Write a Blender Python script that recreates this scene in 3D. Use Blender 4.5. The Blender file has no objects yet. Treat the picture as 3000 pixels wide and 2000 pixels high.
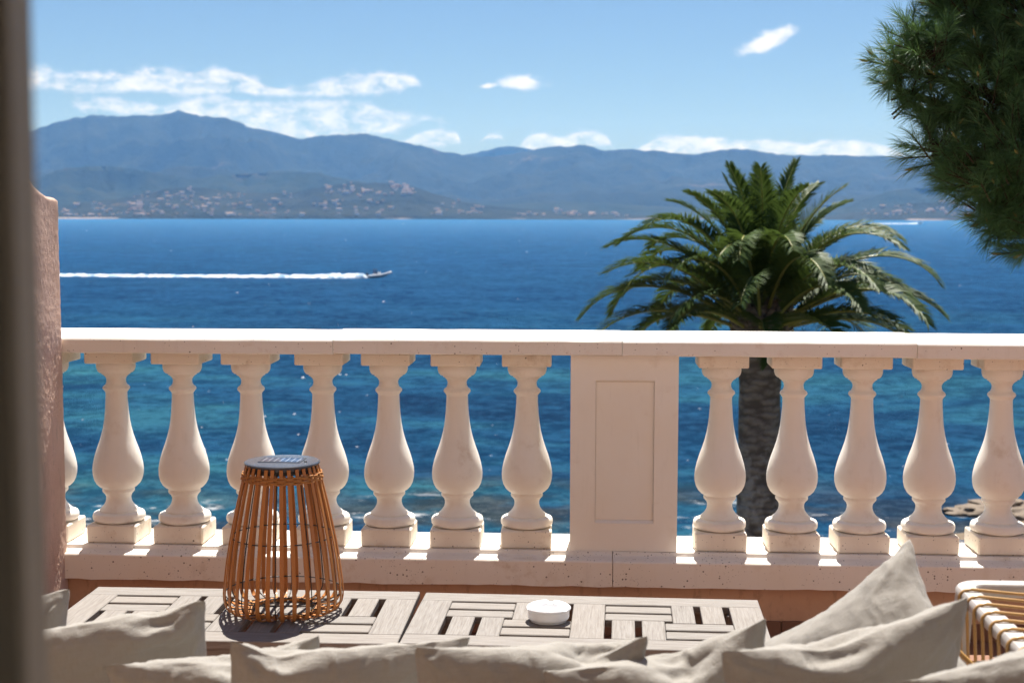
import bpy, math, random
import numpy as np
from math import sin, cos, tan, pi, radians, sqrt, atan2, asin
from mathutils import Vector, Matrix, Euler

S = bpy.context.scene
COL = S.collection

# ------------------------------------------------------------------ camera
CAM_H, YAW, PITCH, ROLL = 1.55, radians(3.0), radians(5.03), radians(0.1)
cam_d = bpy.data.cameras.new('camera')
cam = bpy.data.objects.new('camera', cam_d)
COL.objects.link(cam)
fw = Vector((-sin(YAW) * cos(PITCH), cos(YAW) * cos(PITCH), -sin(PITCH)))
rt = Vector((cos(YAW), sin(YAW), 0))
up = rt.cross(fw)
rt2 = rt * cos(ROLL) + up * sin(ROLL)
up2 = up * cos(ROLL) - rt * sin(ROLL)
m3 = Matrix((rt2, up2, -fw)).transposed()
cam.matrix_world = Matrix.Translation((0, 0, CAM_H)) @ m3.to_4x4()
cam_d.sensor_width = 36
cam_d.lens = 50.0
cam_d.clip_start = 0.05
cam_d.clip_end = 60000
cam_d.dof.use_dof = True
cam_d.dof.focus_distance = 4.85
cam_d.dof.aperture_fstop = 5.6
S.camera = cam

# ------------------------------------------------------------------ light
SUN_EL, SUN_AZ = radians(65), radians(4)          # azimuth to the right of +Y
sun_d = bpy.data.lights.new('sun', 'SUN')
sun_d.energy = 5.0
sun_d.angle = radians(0.53)
sun_d.color = (1.0, 0.955, 0.89)
sun = bpy.data.objects.new('sun', sun_d)
COL.objects.link(sun)
sdir = Vector((sin(SUN_AZ) * cos(SUN_EL), cos(SUN_AZ) * cos(SUN_EL), sin(SUN_EL)))
sun.rotation_euler = sdir.to_track_quat('Z', 'Y').to_euler()
sun.location = sdir * 60

S.view_settings.view_transform = 'Standard'
S.view_settings.look = 'None'
S.view_settings.gamma = 1
S.view_settings.exposure = 1.25
S.cycles.use_denoising = True
S.cycles.max_bounces = 6
S.cycles.diffuse_bounces = 4
S.cycles.sample_clamp_indirect = 8
S.cycles.volume_bounces = 0
S.cycles.use_adaptive_sampling = True
S.cycles.adaptive_threshold = 0.02


def ray(x, y):
    """direction through a pixel of the 3000 x 2000 photograph"""
    return fw + rt2 * ((x - 1500) / 4166.7) - up2 * ((y - 1000) / 4166.7)


def azel(x, y):
    v = ray(x, y).normalized()
    return atan2(v.x, v.y), asin(v.z)


# ------------------------------------------------------------------ node helper
class NT:
    def __init__(self, tree):
        self.t = tree
        tree.nodes.clear()

    def n(self, typ, **kw):
        nd = self.t.nodes.new(typ)
        ins = kw.pop('ins', {})
        for k, v in kw.items():
            setattr(nd, k, v)
        for k, v in ins.items():
            s = nd.inputs[k]
            if hasattr(v, 'is_output'):
                self.t.links.new(v, s)
            else:
                s.default_value = v
        return nd

    def link(self, a, b):
        self.t.links.new(a, b)

    def math(self, op, a, b=0.0, c=0.0, clamp=False):
        nd = self.n('ShaderNodeMath', operation=op, use_clamp=clamp, ins={0: a, 1: b, 2: c})
        return nd.outputs[0]

    def vmath(self, op, a, b=(0, 0, 0), out=0):
        return self.n('ShaderNodeVectorMath', operation=op, ins={0: a, 1: b}).outputs[out]

    def noise(self, vec, scale, detail=3.0, rough=0.55, out='Fac', dist=0.0):
        return self.n('ShaderNodeTexNoise', ins={'Vector': vec, 'Scale': scale, 'Detail': detail, 'Roughness': rough, 'Distortion': dist}).outputs[out]

    def ramp(self, fac, stops, interp='LINEAR'):
        nd = self.n('ShaderNodeValToRGB', ins={'Fac': fac})
        cr = nd.color_ramp
        cr.interpolation = interp
        while len(cr.elements) < len(stops):
            cr.elements.new(0.5)
        for e, (p, c) in zip(cr.elements, stops):
            e.position = p
            e.color = (c, c, c, 1) if isinstance(c, (int, float)) else (*c, 1)
        return nd.outputs[0]

    def mix(self, fac, a, b, blend='MIX'):
        nd = self.n('ShaderNodeMix', data_type='RGBA', blend_type=blend)
        for i, v in ((0, fac), (6, a), (7, b)):
            if hasattr(v, 'is_output'):
                self.link(v, nd.inputs[i])
            else:
                nd.inputs[i].default_value = (*v, 1) if isinstance(v, tuple) and len(v) == 3 else v
        return nd.outputs[2]

    def step(self, x, a, b):
        nd = self.n('ShaderNodeMapRange', interpolation_type='SMOOTHSTEP', ins={'Value': x, 'From Min': a, 'From Max': b})
        return nd.outputs[0]

    def map(self, vec, scale=(1, 1, 1), rot=(0, 0, 0), loc=(0, 0, 0)):
        return self.n('ShaderNodeMapping', ins={'Vector': vec, 'Scale': scale, 'Rotation': rot, 'Location': loc}).outputs[0]

    def bump(self, h, strength=0.3, dist=0.01, normal=None):
        nd = self.n('ShaderNodeBump', ins={'Height': h, 'Strength': strength, 'Distance': dist})
        if normal is not None:
            self.link(normal, nd.inputs['Normal'])
        return nd.outputs[0]


def new_mat(name):
    m = bpy.data.materials.new(name)
    m.use_nodes = True
    return m, NT(m.node_tree)


def finish(nt, col, rough=0.6, normal=None, spec=0.4, **extra):
    ins = {'Base Color': (*col, 1) if isinstance(col, tuple) else col, 'Roughness': rough, 'Specular IOR Level': spec}
    ins.update(extra)
    b = nt.n('ShaderNodeBsdfPrincipled', ins=ins)
    if normal is not None:
        nt.link(normal, b.inputs['Normal'])
    o = nt.n('ShaderNodeOutputMaterial', ins={'Surface': b.outputs[0]})
    return b


def coord(nt, kind='Object'):
    return nt.n('ShaderNodeTexCoord').outputs[kind]


def world_pos(nt):
    return nt.n('ShaderNodeNewGeometry').outputs['Position']


# ------------------------------------------------------------------ sky
W = bpy.data.worlds.new('World')
S.world = W
W.use_nodes = True
W.cycles.sampling_method = 'MANUAL'
W.cycles.sample_map_resolution = 1024
SKY_STRENGTH = 0.05


def build_sky():
    nt = NT(W.node_tree)
    sky = nt.n('ShaderNodeTexSky', sky_type='NISHITA', sun_disc=False, sun_elevation=SUN_EL, sun_rotation=SUN_AZ,
               altitude=0, air_density=1.0, dust_density=0.3, ozone_density=1.6)
    d = nt.n('ShaderNodeTexCoord').outputs['Generated']
    sep = nt.n('ShaderNodeSeparateXYZ', ins={0: d})
    az = nt.math('ARCTAN2', sep.outputs[0], sep.outputs[1])
    el = nt.math('ARCSINE', sep.outputs[2])
    p = nt.n('ShaderNodeCombineXYZ', ins={0: az, 1: el, 2: 0.0}).outputs[0]
    k = 1.2755
    # turbulence that frays the cloud banks
    n1 = nt.noise(nt.map(p, (1, 1.7, 1)), 64, 7, 0.62, dist=0.25)
    wob = nt.math('MULTIPLY', nt.math('SUBTRACT', n1, 0.5), 1.0)
    A0, A1 = radians(-26), radians(22)
    E0, E1 = 0.0, radians(10)
    t = nt.math('DIVIDE', nt.math('SUBTRACT', az, A0), A1 - A0)

    def curve(pts):
        nd = nt.n('ShaderNodeFloatCurve', ins={'Value': t})
        c = nd.mapping.curves[0]
        q = []
        for x, y in pts:
            a, e = azel(x * k, y * k)
            q.append(((a - A0) / (A1 - A0), (e - E0) / (E1 - E0)))
        while len(c.points) < len(q):
            c.points.new(0.5, 0.5)
        for pt, (x, y) in zip(c.points, sorted(q)):
            pt.location = (x, y)
            pt.handle_type = 'AUTO'
        nd.mapping.use_clip = False
        nd.mapping.update()
        return nt.math('MULTIPLY', nd.outputs[0], E1 - E0)
    bands = [
        ([(-40, 150), (40, 150), (100, 148), (150, 164), (200, 166), (300, 158), (380, 148), (430, 160), (510, 153), (580, 178), (640, 196), (700, 188), (760, 178), (850, 162), (930, 168), (965, 188), (985, 215), (1100, 225)],
         [(-40, 212), (40, 214), (100, 208), (150, 214), (250, 214), (350, 218), (430, 226), (520, 218), (600, 224), (700, 224), (800, 224), (900, 216), (960, 202), (985, 192), (1100, 185)], 11.0, 0.0),
        ([(-40, 250), (130, 240), (180, 222), (300, 222), (400, 232), (480, 214), (560, 222), (650, 228), (750, 224), (850, 232), (880, 246), (950, 258), (1005, 270), (1040, 295), (1120, 320)],
         [(-40, 235), (130, 232), (180, 252), (300, 270), (450, 280), (600, 306), (700, 330), (830, 318), (880, 312), (950, 290), (1005, 282), (1040, 282), (1120, 282)], 13.0, -0.18),
        ([(800, 352), (915, 330), (960, 304), (1000, 297), (1050, 305), (1078, 342), (1105, 322), (1130, 305), (1160, 314), (1182, 342), (1200, 322), (1240, 304), (1290, 312), (1340, 298), (1390, 306), (1425, 350), (1455, 345), (1480, 330), (1530, 310),
          (1600, 311), (1700, 317), (1800, 322), (1850, 330), (1900, 318), (1980, 320), (2060, 342), (2110, 370), (2300, 372)],
         [(800, 340), (1078, 332), (1130, 322), (1182, 334), (1240, 352), (1425, 338), (1480, 352), (1700, 362), (2110, 362), (2300, 362)], 8.0, 0.05)]
    best = None
    for top, bot, soft, off in bands:
        so = soft * k / 4166.7
        f = nt.math('DIVIDE', nt.math('MINIMUM', nt.math('SUBTRACT', curve(top), el), nt.math('SUBTRACT', el, curve(bot))), so)
        f = nt.math('ADD', nt.math('MINIMUM', f, 0.85), off)
        best = f if best is None else nt.math('MAXIMUM', best, f)
    for cx, cy, rx, ry, tilt in ((1195, 190, 54, 20, 0.0), (1120, 197, 26, 8, 0.1), (1764, 94, 62, 25, 0.42)):
        a0, e0 = azel(cx * k, cy * k)
        u = nt.math('SUBTRACT', az, a0)
        v = nt.math('SUBTRACT', nt.math('SUBTRACT', el, e0), nt.math('MULTIPLY', u, tilt))
        r = nt.math('SQRT', nt.math('ADD', nt.math('POWER', nt.math('DIVIDE', u, rx * k / 4166.7), 2.0), nt.math('POWER', nt.math('DIVIDE', v, ry * k / 4166.7), 2.0)))
        best = nt.math('MAXIMUM', best, nt.math('MULTIPLY', nt.math('SUBTRACT', 1.05, r), 2.4))
    best = nt.math('MAXIMUM', best, -2.0)
    f2 = nt.math('ADD', best, nt.math('MULTIPLY', wob, 5.0))
    dens = nt.step(f2, -0.35, 1.75)
    body = nt.step(nt.math('ADD', best, nt.math('MULTIPLY', nt.math('SUBTRACT', nt.noise(nt.map(p, (1, 2.2, 1), loc=(3, 1, 0)), 42, 5, 0.62), 0.5), 4.0)), -0.2, 1.3)
    ccol = nt.mix(body, (0.3167, 0.3458, 0.4000), (0.4417, 0.4375, 0.4333))
    skyc = nt.vmath('MULTIPLY', sky.outputs[0], (0.5167, 0.6167, 0.7500))
    skyc = nt.vmath('SCALE', skyc)
    nt.t.nodes[-1].inputs['Scale'].default_value = SKY_STRENGTH
    fin = nt.mix(nt.math('MULTIPLY', dens, 0.95), skyc, ccol)
    bg = nt.n('ShaderNodeBackground', ins={'Color': fin, 'Strength': 1.0})
    nt.n('ShaderNodeOutputWorld', ins={'Surface': bg.outputs[0]})


build_sky()


# ------------------------------------------------------------------ mesh helpers
class MB:
    """collects verts / faces, then links ONE mesh object"""

    def __init__(s):
        s.v, s.f, s.m = [], [], []

    def add(s, v, f, mi=0):
        o = len(s.v)
        s.v += [tuple(a) for a in v]
        s.f += [tuple(i + o for i in q) for q in f]
        s.m += [mi] * len(f)
        return s

    def box(s, x0, x1, y0, y1, z0, z1, mi=0, bev=0.0):
        if bev <= 0:
            v = [(x, y, z) for x in (x0, x1) for y in (y0, y1) for z in (z0, z1)]
            return s.add(v, [(0, 1, 3, 2), (4, 6, 7, 5), (0, 4, 5, 1), (2, 3, 7, 6), (0, 2, 6, 4), (1, 5, 7, 3)], mi)
        # chamfered box: 24 verts
        v, idx = [], {}
        X, Y, Z = (x0, x1), (y0, y1), (z0, z1)
        for i in (0, 1):
            for j in (0, 1):
                for k in (0, 1):
                    sx, sy, sz = (1 - 2 * i), (1 - 2 * j), (1 - 2 * k)
                    b = bev
                    for ax, p in (('x', (X[i], Y[j] + sy * b, Z[k] + sz * b)), ('y', (X[i] + sx * b, Y[j], Z[k] + sz * b)), ('z', (X[i] + sx * b, Y[j] + sy * b, Z[k]))):
                        idx[(i, j, k, ax)] = len(v)
                        v.append(p)
        g = lambda i, j, k, a: idx[(i, j, k, a)]
        f = []
        for i in (0, 1):
            q = [g(i, 0, 0, 'x'), g(i, 0, 1, 'x'), g(i, 1, 1, 'x'), g(i, 1, 0, 'x')]
            f.append(q if i == 0 else q[::-1])
            q = [g(0, i, 0, 'y'), g(1, i, 0, 'y'), g(1, i, 1, 'y'), g(0, i, 1, 'y')]
            f.append(q if i == 0 else q[::-1])
            q = [g(0, 0, i, 'z'), g(0, 1, i, 'z'), g(1, 1, i, 'z'), g(1, 0, i, 'z')]
            f.append(q if i == 0 else q[::-1])
        for a in (0, 1):
            for b2 in (0, 1):
                f.append([g(0, a, b2, 'y'), g(1, a, b2, 'y'), g(1, a, b2, 'z'), g(0, a, b2, 'z')])
                f.append([g(a, 0, b2, 'x'), g(a, 1, b2, 'x'), g(a, 1, b2, 'z'), g(a, 0, b2, 'z')])
                f.append([g(a, b2, 0, 'x'), g(a, b2, 1, 'x'), g(a, b2, 1, 'y'), g(a, b2, 0, 'y')])
        for i in (0, 1):
            for j in (0, 1):
                for k in (0, 1):
                    f.append([g(i, j, k, 'x'), g(i, j, k, 'y'), g(i, j, k, 'z')])
        return s.add(v, f, mi)

    def lathe(s, prof, n=32, mi=0, cap=True, fn=None):
        """prof: list of (r, z)"""
        v, f = [], []
        for r, z in prof:
            for i in range(n):
                a = 2 * pi * i / n
                p = (r * cos(a), r * sin(a), z)
                v.append(fn(p, a) if fn else p)
        for k in range(len(prof) - 1):
            for i in range(n):
                j = (i + 1) % n
                f.append((k * n + i, k * n + j, (k + 1) * n + j, (k + 1) * n + i))
        if cap:
            f.append(tuple(range(n - 1, -1, -1)))
            f.append(tuple((len(prof) - 1) * n + i for i in range(n)))
        return s.add(v, f, mi)

    def tube(s, pts, r, n=8, mi=0, closed=False):
        pts = [Vector(p) for p in pts]
        m = len(pts)
        rs = r if isinstance(r, (list, tuple)) else [r] * m
        v, f = [], []
        nrm = None
        for i, p in enumerate(pts):
            if closed:
                t = (pts[(i + 1) % m] - pts[i - 1]).normalized()
            else:
                t = (pts[min(i + 1, m - 1)] - pts[max(i - 1, 0)]).normalized()
            if nrm is None:
                a = Vector((0, 0, 1)) if abs(t.z) < 0.9 else Vector((1, 0, 0))
                nrm = t.cross(a).normalized()
            nrm = (nrm - t * nrm.dot(t)).normalized()
            b = t.cross(nrm)
            for k in range(n):
                a = 2 * pi * k / n
                v.append(p + (nrm * cos(a) + b * sin(a)) * rs[i])
        for i in range(m if closed else m - 1):
            i2 = (i + 1) % m
            for k in range(n):
                k2 = (k + 1) % n
                f.append((i * n + k, i * n + k2, i2 * n + k2, i2 * n + k))
        if not closed:
            f.append(tuple(range(n - 1, -1, -1)))
            f.append(tuple((m - 1) * n + k for k in range(n)))
        return s.add(v, f, mi)

    def prism(s, poly, x0, x1, mi=0):
        """poly of (y, z), extruded along x"""
        n = len(poly)
        v = [(x0, y, z) for y, z in poly] + [(x1, y, z) for y, z in poly]
        f = [tuple(range(n)), tuple(range(2 * n - 1, n - 1, -1))]
        for i in range(n):
            j = (i + 1) % n
            f.append((i, i + n, j + n, j))
        return s.add(v, f, mi)

    def mesh(s, name, mats, smooth=False, angle=None):
        me = bpy.data.meshes.new(name)
        me.from_pydata(s.v, [], s.f)
        for mt in mats if isinstance(mats, (list, tuple)) else [mats]:
            me.materials.append(mt)
        if any(s.m):
            me.polygons.foreach_set('material_index', s.m)
        fix_normals(me)
        if smooth:
            me.polygons.foreach_set('use_smooth', [True] * len(me.polygons))
            if angle:
                me.set_sharp_from_angle(angle=radians(angle))
        me.update()
        return me

    def build(s, name, mats, parent=None, smooth=False, angle=None):
        return link(name, s.mesh(name, mats, smooth, angle), parent)


def fix_normals(me):
    import bmesh
    if len(me.polygons) > 30000:
        return
    bm = bmesh.new()
    bm.from_mesh(me)
    bmesh.ops.recalc_face_normals(bm, faces=bm.faces)
    bm.to_mesh(me)
    bm.free()


def link(name, me, parent=None, loc=None, rot=None, scale=None):
    o = bpy.data.objects.new(name, me)
    COL.objects.link(o)
    if parent is not None:
        o.parent = parent
    if loc is not None:
        o.location = loc
    if rot is not None:
        o.rotation_euler = rot
    if scale is not None:
        o.scale = scale
    return o


def thing(name, label, cat, loc=(0, 0, 0), rotz=0.0, group=None):
    o = link(name, None, loc=loc, rot=(0, 0, rotz))
    o.empty_display_size = 0.2
    return tag(o, label, cat, group)


def tag(o, label, cat, group=None, kind=None):
    o['label'] = label
    o['category'] = cat
    if group:
        o['group'] = group
    if kind:
        o['kind'] = kind
    return o


def struct(o, label=None):
    o['kind'] = 'structure'
    if label:
        o['label'] = label
    return o


def np_mesh(name, verts, faces, mats, smooth=False, mi=None):
    me = bpy.data.meshes.new(name)
    verts = np.asarray(verts, dtype=np.float32)
    faces = np.asarray(faces, dtype=np.int32)
    nf, k = faces.shape
    me.vertices.add(len(verts))
    me.vertices.foreach_set('co', verts.ravel())
    me.loops.add(nf * k)
    me.loops.foreach_set('vertex_index', faces.ravel())
    me.polygons.add(nf)
    me.polygons.foreach_set('loop_start', np.arange(0, nf * k, k, dtype=np.int32))
    for mt in mats if isinstance(mats, (list, tuple)) else [mats]:
        me.materials.append(mt)
    if mi is not None:
        me.polygons.foreach_set('material_index', np.asarray(mi, dtype=np.int32))
    me.polygons.foreach_set('use_smooth', np.full(nf, smooth))
    me.update(calc_edges=True)
    me.validate()
    return me


def hash2(ix, iy, seed):
    h = (ix * 374761393 + iy * 668265263 + seed * 982451653) & 0xFFFFFFFF
    h = ((h ^ (h >> 13)) * 1274126177) & 0xFFFFFFFF
    h = h ^ (h >> 16)
    return (h & 0xFFFFFF) / float(0xFFFFFF)


def vnoise(x, y, seed=0):
    x = np.asarray(x, float)
    y = np.asarray(y, float)
    ix = np.floor(x).astype(np.int64)
    iy = np.floor(y).astype(np.int64)
    fx, fy = x - ix, y - iy
    ux, uy = fx * fx * fx * (fx * (fx * 6 - 15) + 10), fy * fy * fy * (fy * (fy * 6 - 15) + 10)
    a, b = hash2(ix, iy, seed), hash2(ix + 1, iy, seed)
    c, d = hash2(ix, iy + 1, seed), hash2(ix + 1, iy + 1, seed)
    return (a * (1 - ux) + b * ux) * (1 - uy) + (c * (1 - ux) + d * ux) * uy


def fbm(x, y, oct=5, seed=0, gain=0.5, ridged=False):
    t, amp, tot = 0.0, 1.0, 0.0
    for o in range(oct):
        n = vnoise(x * 2 ** o + 17.3 * o, y * 2 ** o - 9.1 * o, seed + o)
        if ridged:
            n = 1 - np.abs(2 * n - 1)
        t = t + n * amp
        tot += amp
        amp *= gain
    return t / tot


# ------------------------------------------------------------------ materials
M = {}


def make_materials():
    # painted cast stone of the balustrade
    def stone(name, base, pits, dirt):
        m, nt = new_mat(name)
        p = world_pos(nt)
        n1 = nt.noise(p, 2.2, 4, 0.6)
        n2 = nt.noise(p, 16, 5, 0.65)
        c = nt.mix(nt.step(n1, 0.35, 0.75), base, tuple(b * k for b, k in zip(base, (0.97, 0.94, 0.90))))
        stain = nt.math('MULTIPLY', nt.math('MULTIPLY', nt.step(n2, 0.50, 0.72), nt.step(nt.noise(p, 3.4, 3), 0.42, 0.66)), dirt * 1.5)
        c = nt.mix(stain, c, (0.50, 0.37, 0.25))
        run = nt.step(nt.noise(nt.map(p, (1, 1, 0.12)), 38, 4, 0.6), 0.56, 0.74)
        c = nt.mix(nt.math('MULTIPLY', run, 0.09), c, (0.42, 0.36, 0.31))
        # casting holes of uneven size
        hgt = nt.math('MULTIPLY', nt.noise(p, 220, 3, 0.6), 0.25)
        if pits > 0:
            msk = None
            for sc, th, seed in ((85, 0.10, 0), (190, 0.12, 3.7)):
                pp = nt.vmath('ADD', p, (seed, seed * 1.3, seed * 0.7))
                vo = nt.n('ShaderNodeTexVoronoi', feature='F1', ins={'Vector': pp, 'Scale': sc, 'Randomness': 1.0})
                keep = nt.step(nt.math('ADD', nt.n('ShaderNodeSeparateColor', ins={0: vo.outputs['Color']}).outputs[0],
                                       nt.math('MULTIPLY', nt.step(nt.noise(nt.vmath('ADD', p, (5, 0, 2)), 4.5, 3), 0.45, 0.68), pits)), 0.955, 0.97)
                size = nt.math('MULTIPLY', nt.n('ShaderNodeSeparateColor', ins={0: vo.outputs['Color']}).outputs[1], 0.2)
                hole = nt.math('SUBTRACT', 1.0, nt.step(nt.math('SUBTRACT', vo.outputs['Distance'], size), th - 0.05, th + 0.06))
                h = nt.math('MULTIPLY', hole, keep)
                msk = h if msk is None else nt.math('MAXIMUM', msk, h)
            c = nt.mix(nt.math('MULTIPLY', msk, 0.88), c, (0.09, 0.06, 0.045))
            hgt = nt.math('SUBTRACT', hgt, msk)
        finish(nt, c, 0.62, nt.bump(hgt, 0.35, 0.002), 0.3)
        return m
    M['stone'] = stone('painted_cast_stone', (0.84, 0.80, 0.735), 0.0, 0.22)
    M['stone_pitted'] = stone('pitted_cast_stone', (0.82, 0.77, 0.705), 0.22, 0.3)
    M['stone_rail'] = stone('rail_cast_stone', (0.80, 0.76, 0.705), 0.02, 0.22)
    M['stone_block'] = stone('block_cast_stone', (0.80, 0.735, 0.635), 0.05, 0.42)

    def stucco(name, a, b, sc, bs, bd):
        m, nt = new_mat(name)
        p = world_pos(nt)
        c = nt.mix(nt.step(nt.noise(p, 3.0, 5, 0.65), 0.3, 0.7), a, b)
        c = nt.mix(nt.math('MULTIPLY', nt.step(nt.noise(nt.map(p, (1, 1, 0.35)), 34, 5, 0.7), 0.53, 0.68), 0.45), c, tuple(x * 0.55 for x in a))
        h = nt.noise(nt.map(p, (1, 1, 0.8)), sc, 4, 0.7)
        finish(nt, c, 1.0, nt.bump(h, bs, bd), 0.03)
        return m
    M['stucco'] = stucco('rough_pink_stucco', (0.72, 0.53, 0.44), (0.63, 0.44, 0.355), 190, 0.8, 0.005)
    M['salmon'] = stucco('salmon_wall_paint', (0.60, 0.385, 0.265), (0.54, 0.33, 0.22), 90, 0.25, 0.003)
    M['facade'] = stucco('salmon_facade_paint', (0.4370, 0.3226, 0.2445), (0.3954, 0.2862, 0.2133), 60, 0.3, 0.004)

    m, nt = new_mat('terracotta_tile')
    p = coord(nt)
    r = nt.n('ShaderNodeObjectInfo').outputs['Random']
    c = nt.mix(r, (0.1950, 0.0936, 0.0562), (0.2418, 0.1209, 0.0764))
    c = nt.mix(nt.math('MULTIPLY', nt.step(nt.noise(p, 14, 5, 0.65), 0.45, 0.75), 0.4), c, (0.27, 0.14, 0.09))
    finish(nt, c, 0.55, nt.bump(nt.noise(p, 60, 4), 0.15, 0.003), 0.35)
    M['tile'] = m
    m, nt = new_mat('grout')
    finish(nt, nt.mix(nt.noise(world_pos(nt), 40, 3), (0.38, 0.33, 0.28), (0.30, 0.25, 0.21)), 0.9, None, 0.1)
    M['grout'] = m

    # weathered teak: grain runs along the board's own x axis
    m, nt = new_mat('weathered_teak')
    p = coord(nt)
    r = nt.n('ShaderNodeObjectInfo').outputs['Random']
    off = nt.n('ShaderNodeCombineXYZ', ins={0: nt.math('MULTIPLY', r, 37.0), 1: nt.math('MULTIPLY', r, 11.0), 2: 0.0}).outputs[0]
    pp = nt.vmath('ADD', p, off)
    g = nt.noise(nt.map(pp, (1.2, 26, 26)), 7, 6, 0.7, dist=0.6)
    fine = nt.noise(nt.map(pp, (3, 120, 120)), 6, 4, 0.6)
    tone = nt.math('ADD', nt.math('MULTIPLY', g, 0.75), nt.math('MULTIPLY', fine, 0.25))
    c = nt.ramp(tone, [(0.28, (0.0673, 0.0571, 0.0491)), (0.42, (0.1584, 0.1426, 0.1291)), (0.55, (0.2178, 0.2036, 0.1901)), (0.75, (0.2851, 0.2732, 0.2574))])
    c = nt.mix(nt.math('MULTIPLY', r, 0.35), c, (0.2420, 0.2112, 0.1848), 'MIX')
    c = nt.mix(nt.math('MULTIPLY', nt.step(nt.noise(pp, 9, 4, 0.6), 0.6, 0.75), 0.5), c, (0.15, 0.125, 0.105))
    finish(nt, c, 0.75, nt.bump(tone, 0.5, 0.002), 0.25)
    M['teak'] = m

    m, nt = new_mat('bamboo_strip')
    p = coord(nt)
    r = nt.n('ShaderNodeObjectInfo').outputs['Random']
    c = nt.mix(r, (0.42, 0.152, 0.036), (0.50, 0.205, 0.055))
    c = nt.mix(nt.math('MULTIPLY', nt.noise(nt.map(p, (60, 60, 4)), 6, 4), 0.5), c, (0.36, 0.14, 0.03))
    finish(nt, c, 0.42, None, 0.45)
    M['bamboo'] = m
    m, nt = new_mat('wicker_cord')
    p = coord(nt)
    c = nt.mix(nt.noise(p, 90, 3), (0.46, 0.21, 0.06), (0.36, 0.15, 0.038))
    finish(nt, c, 0.5, None, 0.4)
    M['wicker'] = m
    m, nt = new_mat('black_wire')
    finish(nt, nt.mix(nt.noise(coord(nt), 50), (0.012, 0.011, 0.011), (0.03, 0.027, 0.025)), 0.4, None, 0.5)
    M['wire'] = m
    m, nt = new_mat('lid_plastic')
    finish(nt, nt.mix(nt.noise(coord(nt), 30), (0.055, 0.065, 0.085), (0.075, 0.085, 0.105)), 0.22, None, 0.5)
    M['lid'] = m
    m, nt = new_mat('solar_cell')
    p = coord(nt)
    br = nt.n('ShaderNodeTexBrick', offset=0.0, ins={'Vector': p, 'Color1': (0.03, 0.04, 0.075, 1), 'Color2': (0.04, 0.05, 0.09, 1), 'Mortar': (0.4, 0.42, 0.46, 1), 'Scale': 28.0,
                                         'Mortar Size': 0.03, 'Brick Width': 0.5, 'Row Height': 1.0})
    finish(nt, br.outputs[0], 0.08, None, 0.6)
    M['solar'] = m
    m, nt = new_mat('white_ceramic')
    finish(nt, nt.mix(nt.noise(coord(nt), 12), (0.80, 0.81, 0.83), (0.76, 0.77, 0.79)), 0.12, None, 0.5)
    M['ceramic'] = m

    # washed linen
    m, nt = new_mat('washed_linen')
    p = coord(nt)
    r = nt.n('ShaderNodeObjectInfo').outputs['Random']
    c = nt.mix(r, (0.268, 0.254, 0.231), (0.294, 0.279, 0.255))
    slub = nt.math('ADD', nt.noise(nt.map(p, (9, 240, 60)), 3, 3), nt.noise(nt.map(p, (240, 9, 60)), 3, 3))
    c = nt.mix(nt.math('MULTIPLY', nt.step(slub, 0.85, 1.25), 0.35), c, (0.2150, 0.1909, 0.1634))
    c = nt.mix(nt.math('MULTIPLY', nt.noise(p, 6, 3), 0.25), c, (0.3182, 0.3010, 0.2735))
    h = nt.math('ADD', slub, nt.math('MULTIPLY', nt.noise(p, 22, 5, 0.6), 2.0))
    finish(nt, c, 0.95, nt.bump(h, 0.4, 0.004), 0.1, **{'Sheen Weight': 0.15})
    M['linen'] = m

    m, nt = new_mat('rattan_cane')
    p = coord(nt)
    c = nt.mix(nt.noise(p, 24, 4), (0.46, 0.28, 0.10), (0.32, 0.18, 0.06))
    finish(nt, c, 0.3, None, 0.5)
    M['rattan'] = m
    m, nt = new_mat('bleached_frame')
    p = coord(nt)
    c = nt.mix(nt.step(nt.noise(p, 9, 4), 0.35, 0.7), (0.46, 0.435, 0.41), (0.34, 0.31, 0.285))
    finish(nt, c, 0.4, nt.bump(nt.noise(p, 45, 3), 0.2, 0.004), 0.45)
    M['frame'] = m

    m, nt = new_mat('taupe_window_paint')
    p = coord(nt)
    c = nt.mix(nt.noise(p, 8, 4), (0.205, 0.168, 0.126), (0.235, 0.195, 0.148))
    finish(nt, c, 0.6, nt.bump(nt.noise(p, 80, 3), 0.1, 0.002), 0.4)
    M['taupe'] = m
    m, nt = new_mat('room_paint')
    finish(nt, nt.mix(nt.noise(world_pos(nt), 3), (0.74, 0.73, 0.70), (0.70, 0.69, 0.66)), 0.8, None, 0.2)
    M['room'] = m

    # vegetation
    def leafm(name, a, b, spec, trans):
        m, nt = new_mat(name)
        p = coord(nt)
        r = nt.n('ShaderNodeObjectInfo').outputs['Random']
        c = nt.mix(nt.noise(p, 3.0, 4, 0.65), a, b)
        c = nt.mix(nt.math('MULTIPLY', r, 0.5), c, tuple(x * 1.25 for x in b))
        pb = nt.n('ShaderNodeBsdfPrincipled', ins={'Base Color': c, 'Roughness': 0.5, 'Specular IOR Level': spec})
        tr = nt.n('ShaderNodeBsdfTranslucent', ins={'Color': nt.mix(0.4, c, (0.12, 0.18, 0.03))})
        ms = nt.n('ShaderNodeMixShader', ins={0: trans, 1: pb.outputs[0], 2: tr.outputs[0]})
        nt.n('ShaderNodeOutputMaterial', ins={'Surface': ms.outputs[0]})
        return m
    M['palm_leaf'] = leafm('palm_leaflet', (0.030, 0.058, 0.016), (0.064, 0.100, 0.026), 0.14, 0.25)
    M['pine_needle'] = leafm('pine_needle', (0.030, 0.082, 0.032), (0.082, 0.160, 0.056), 0.5, 0.34)
    m, nt = new_mat('palm_rachis')
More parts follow.
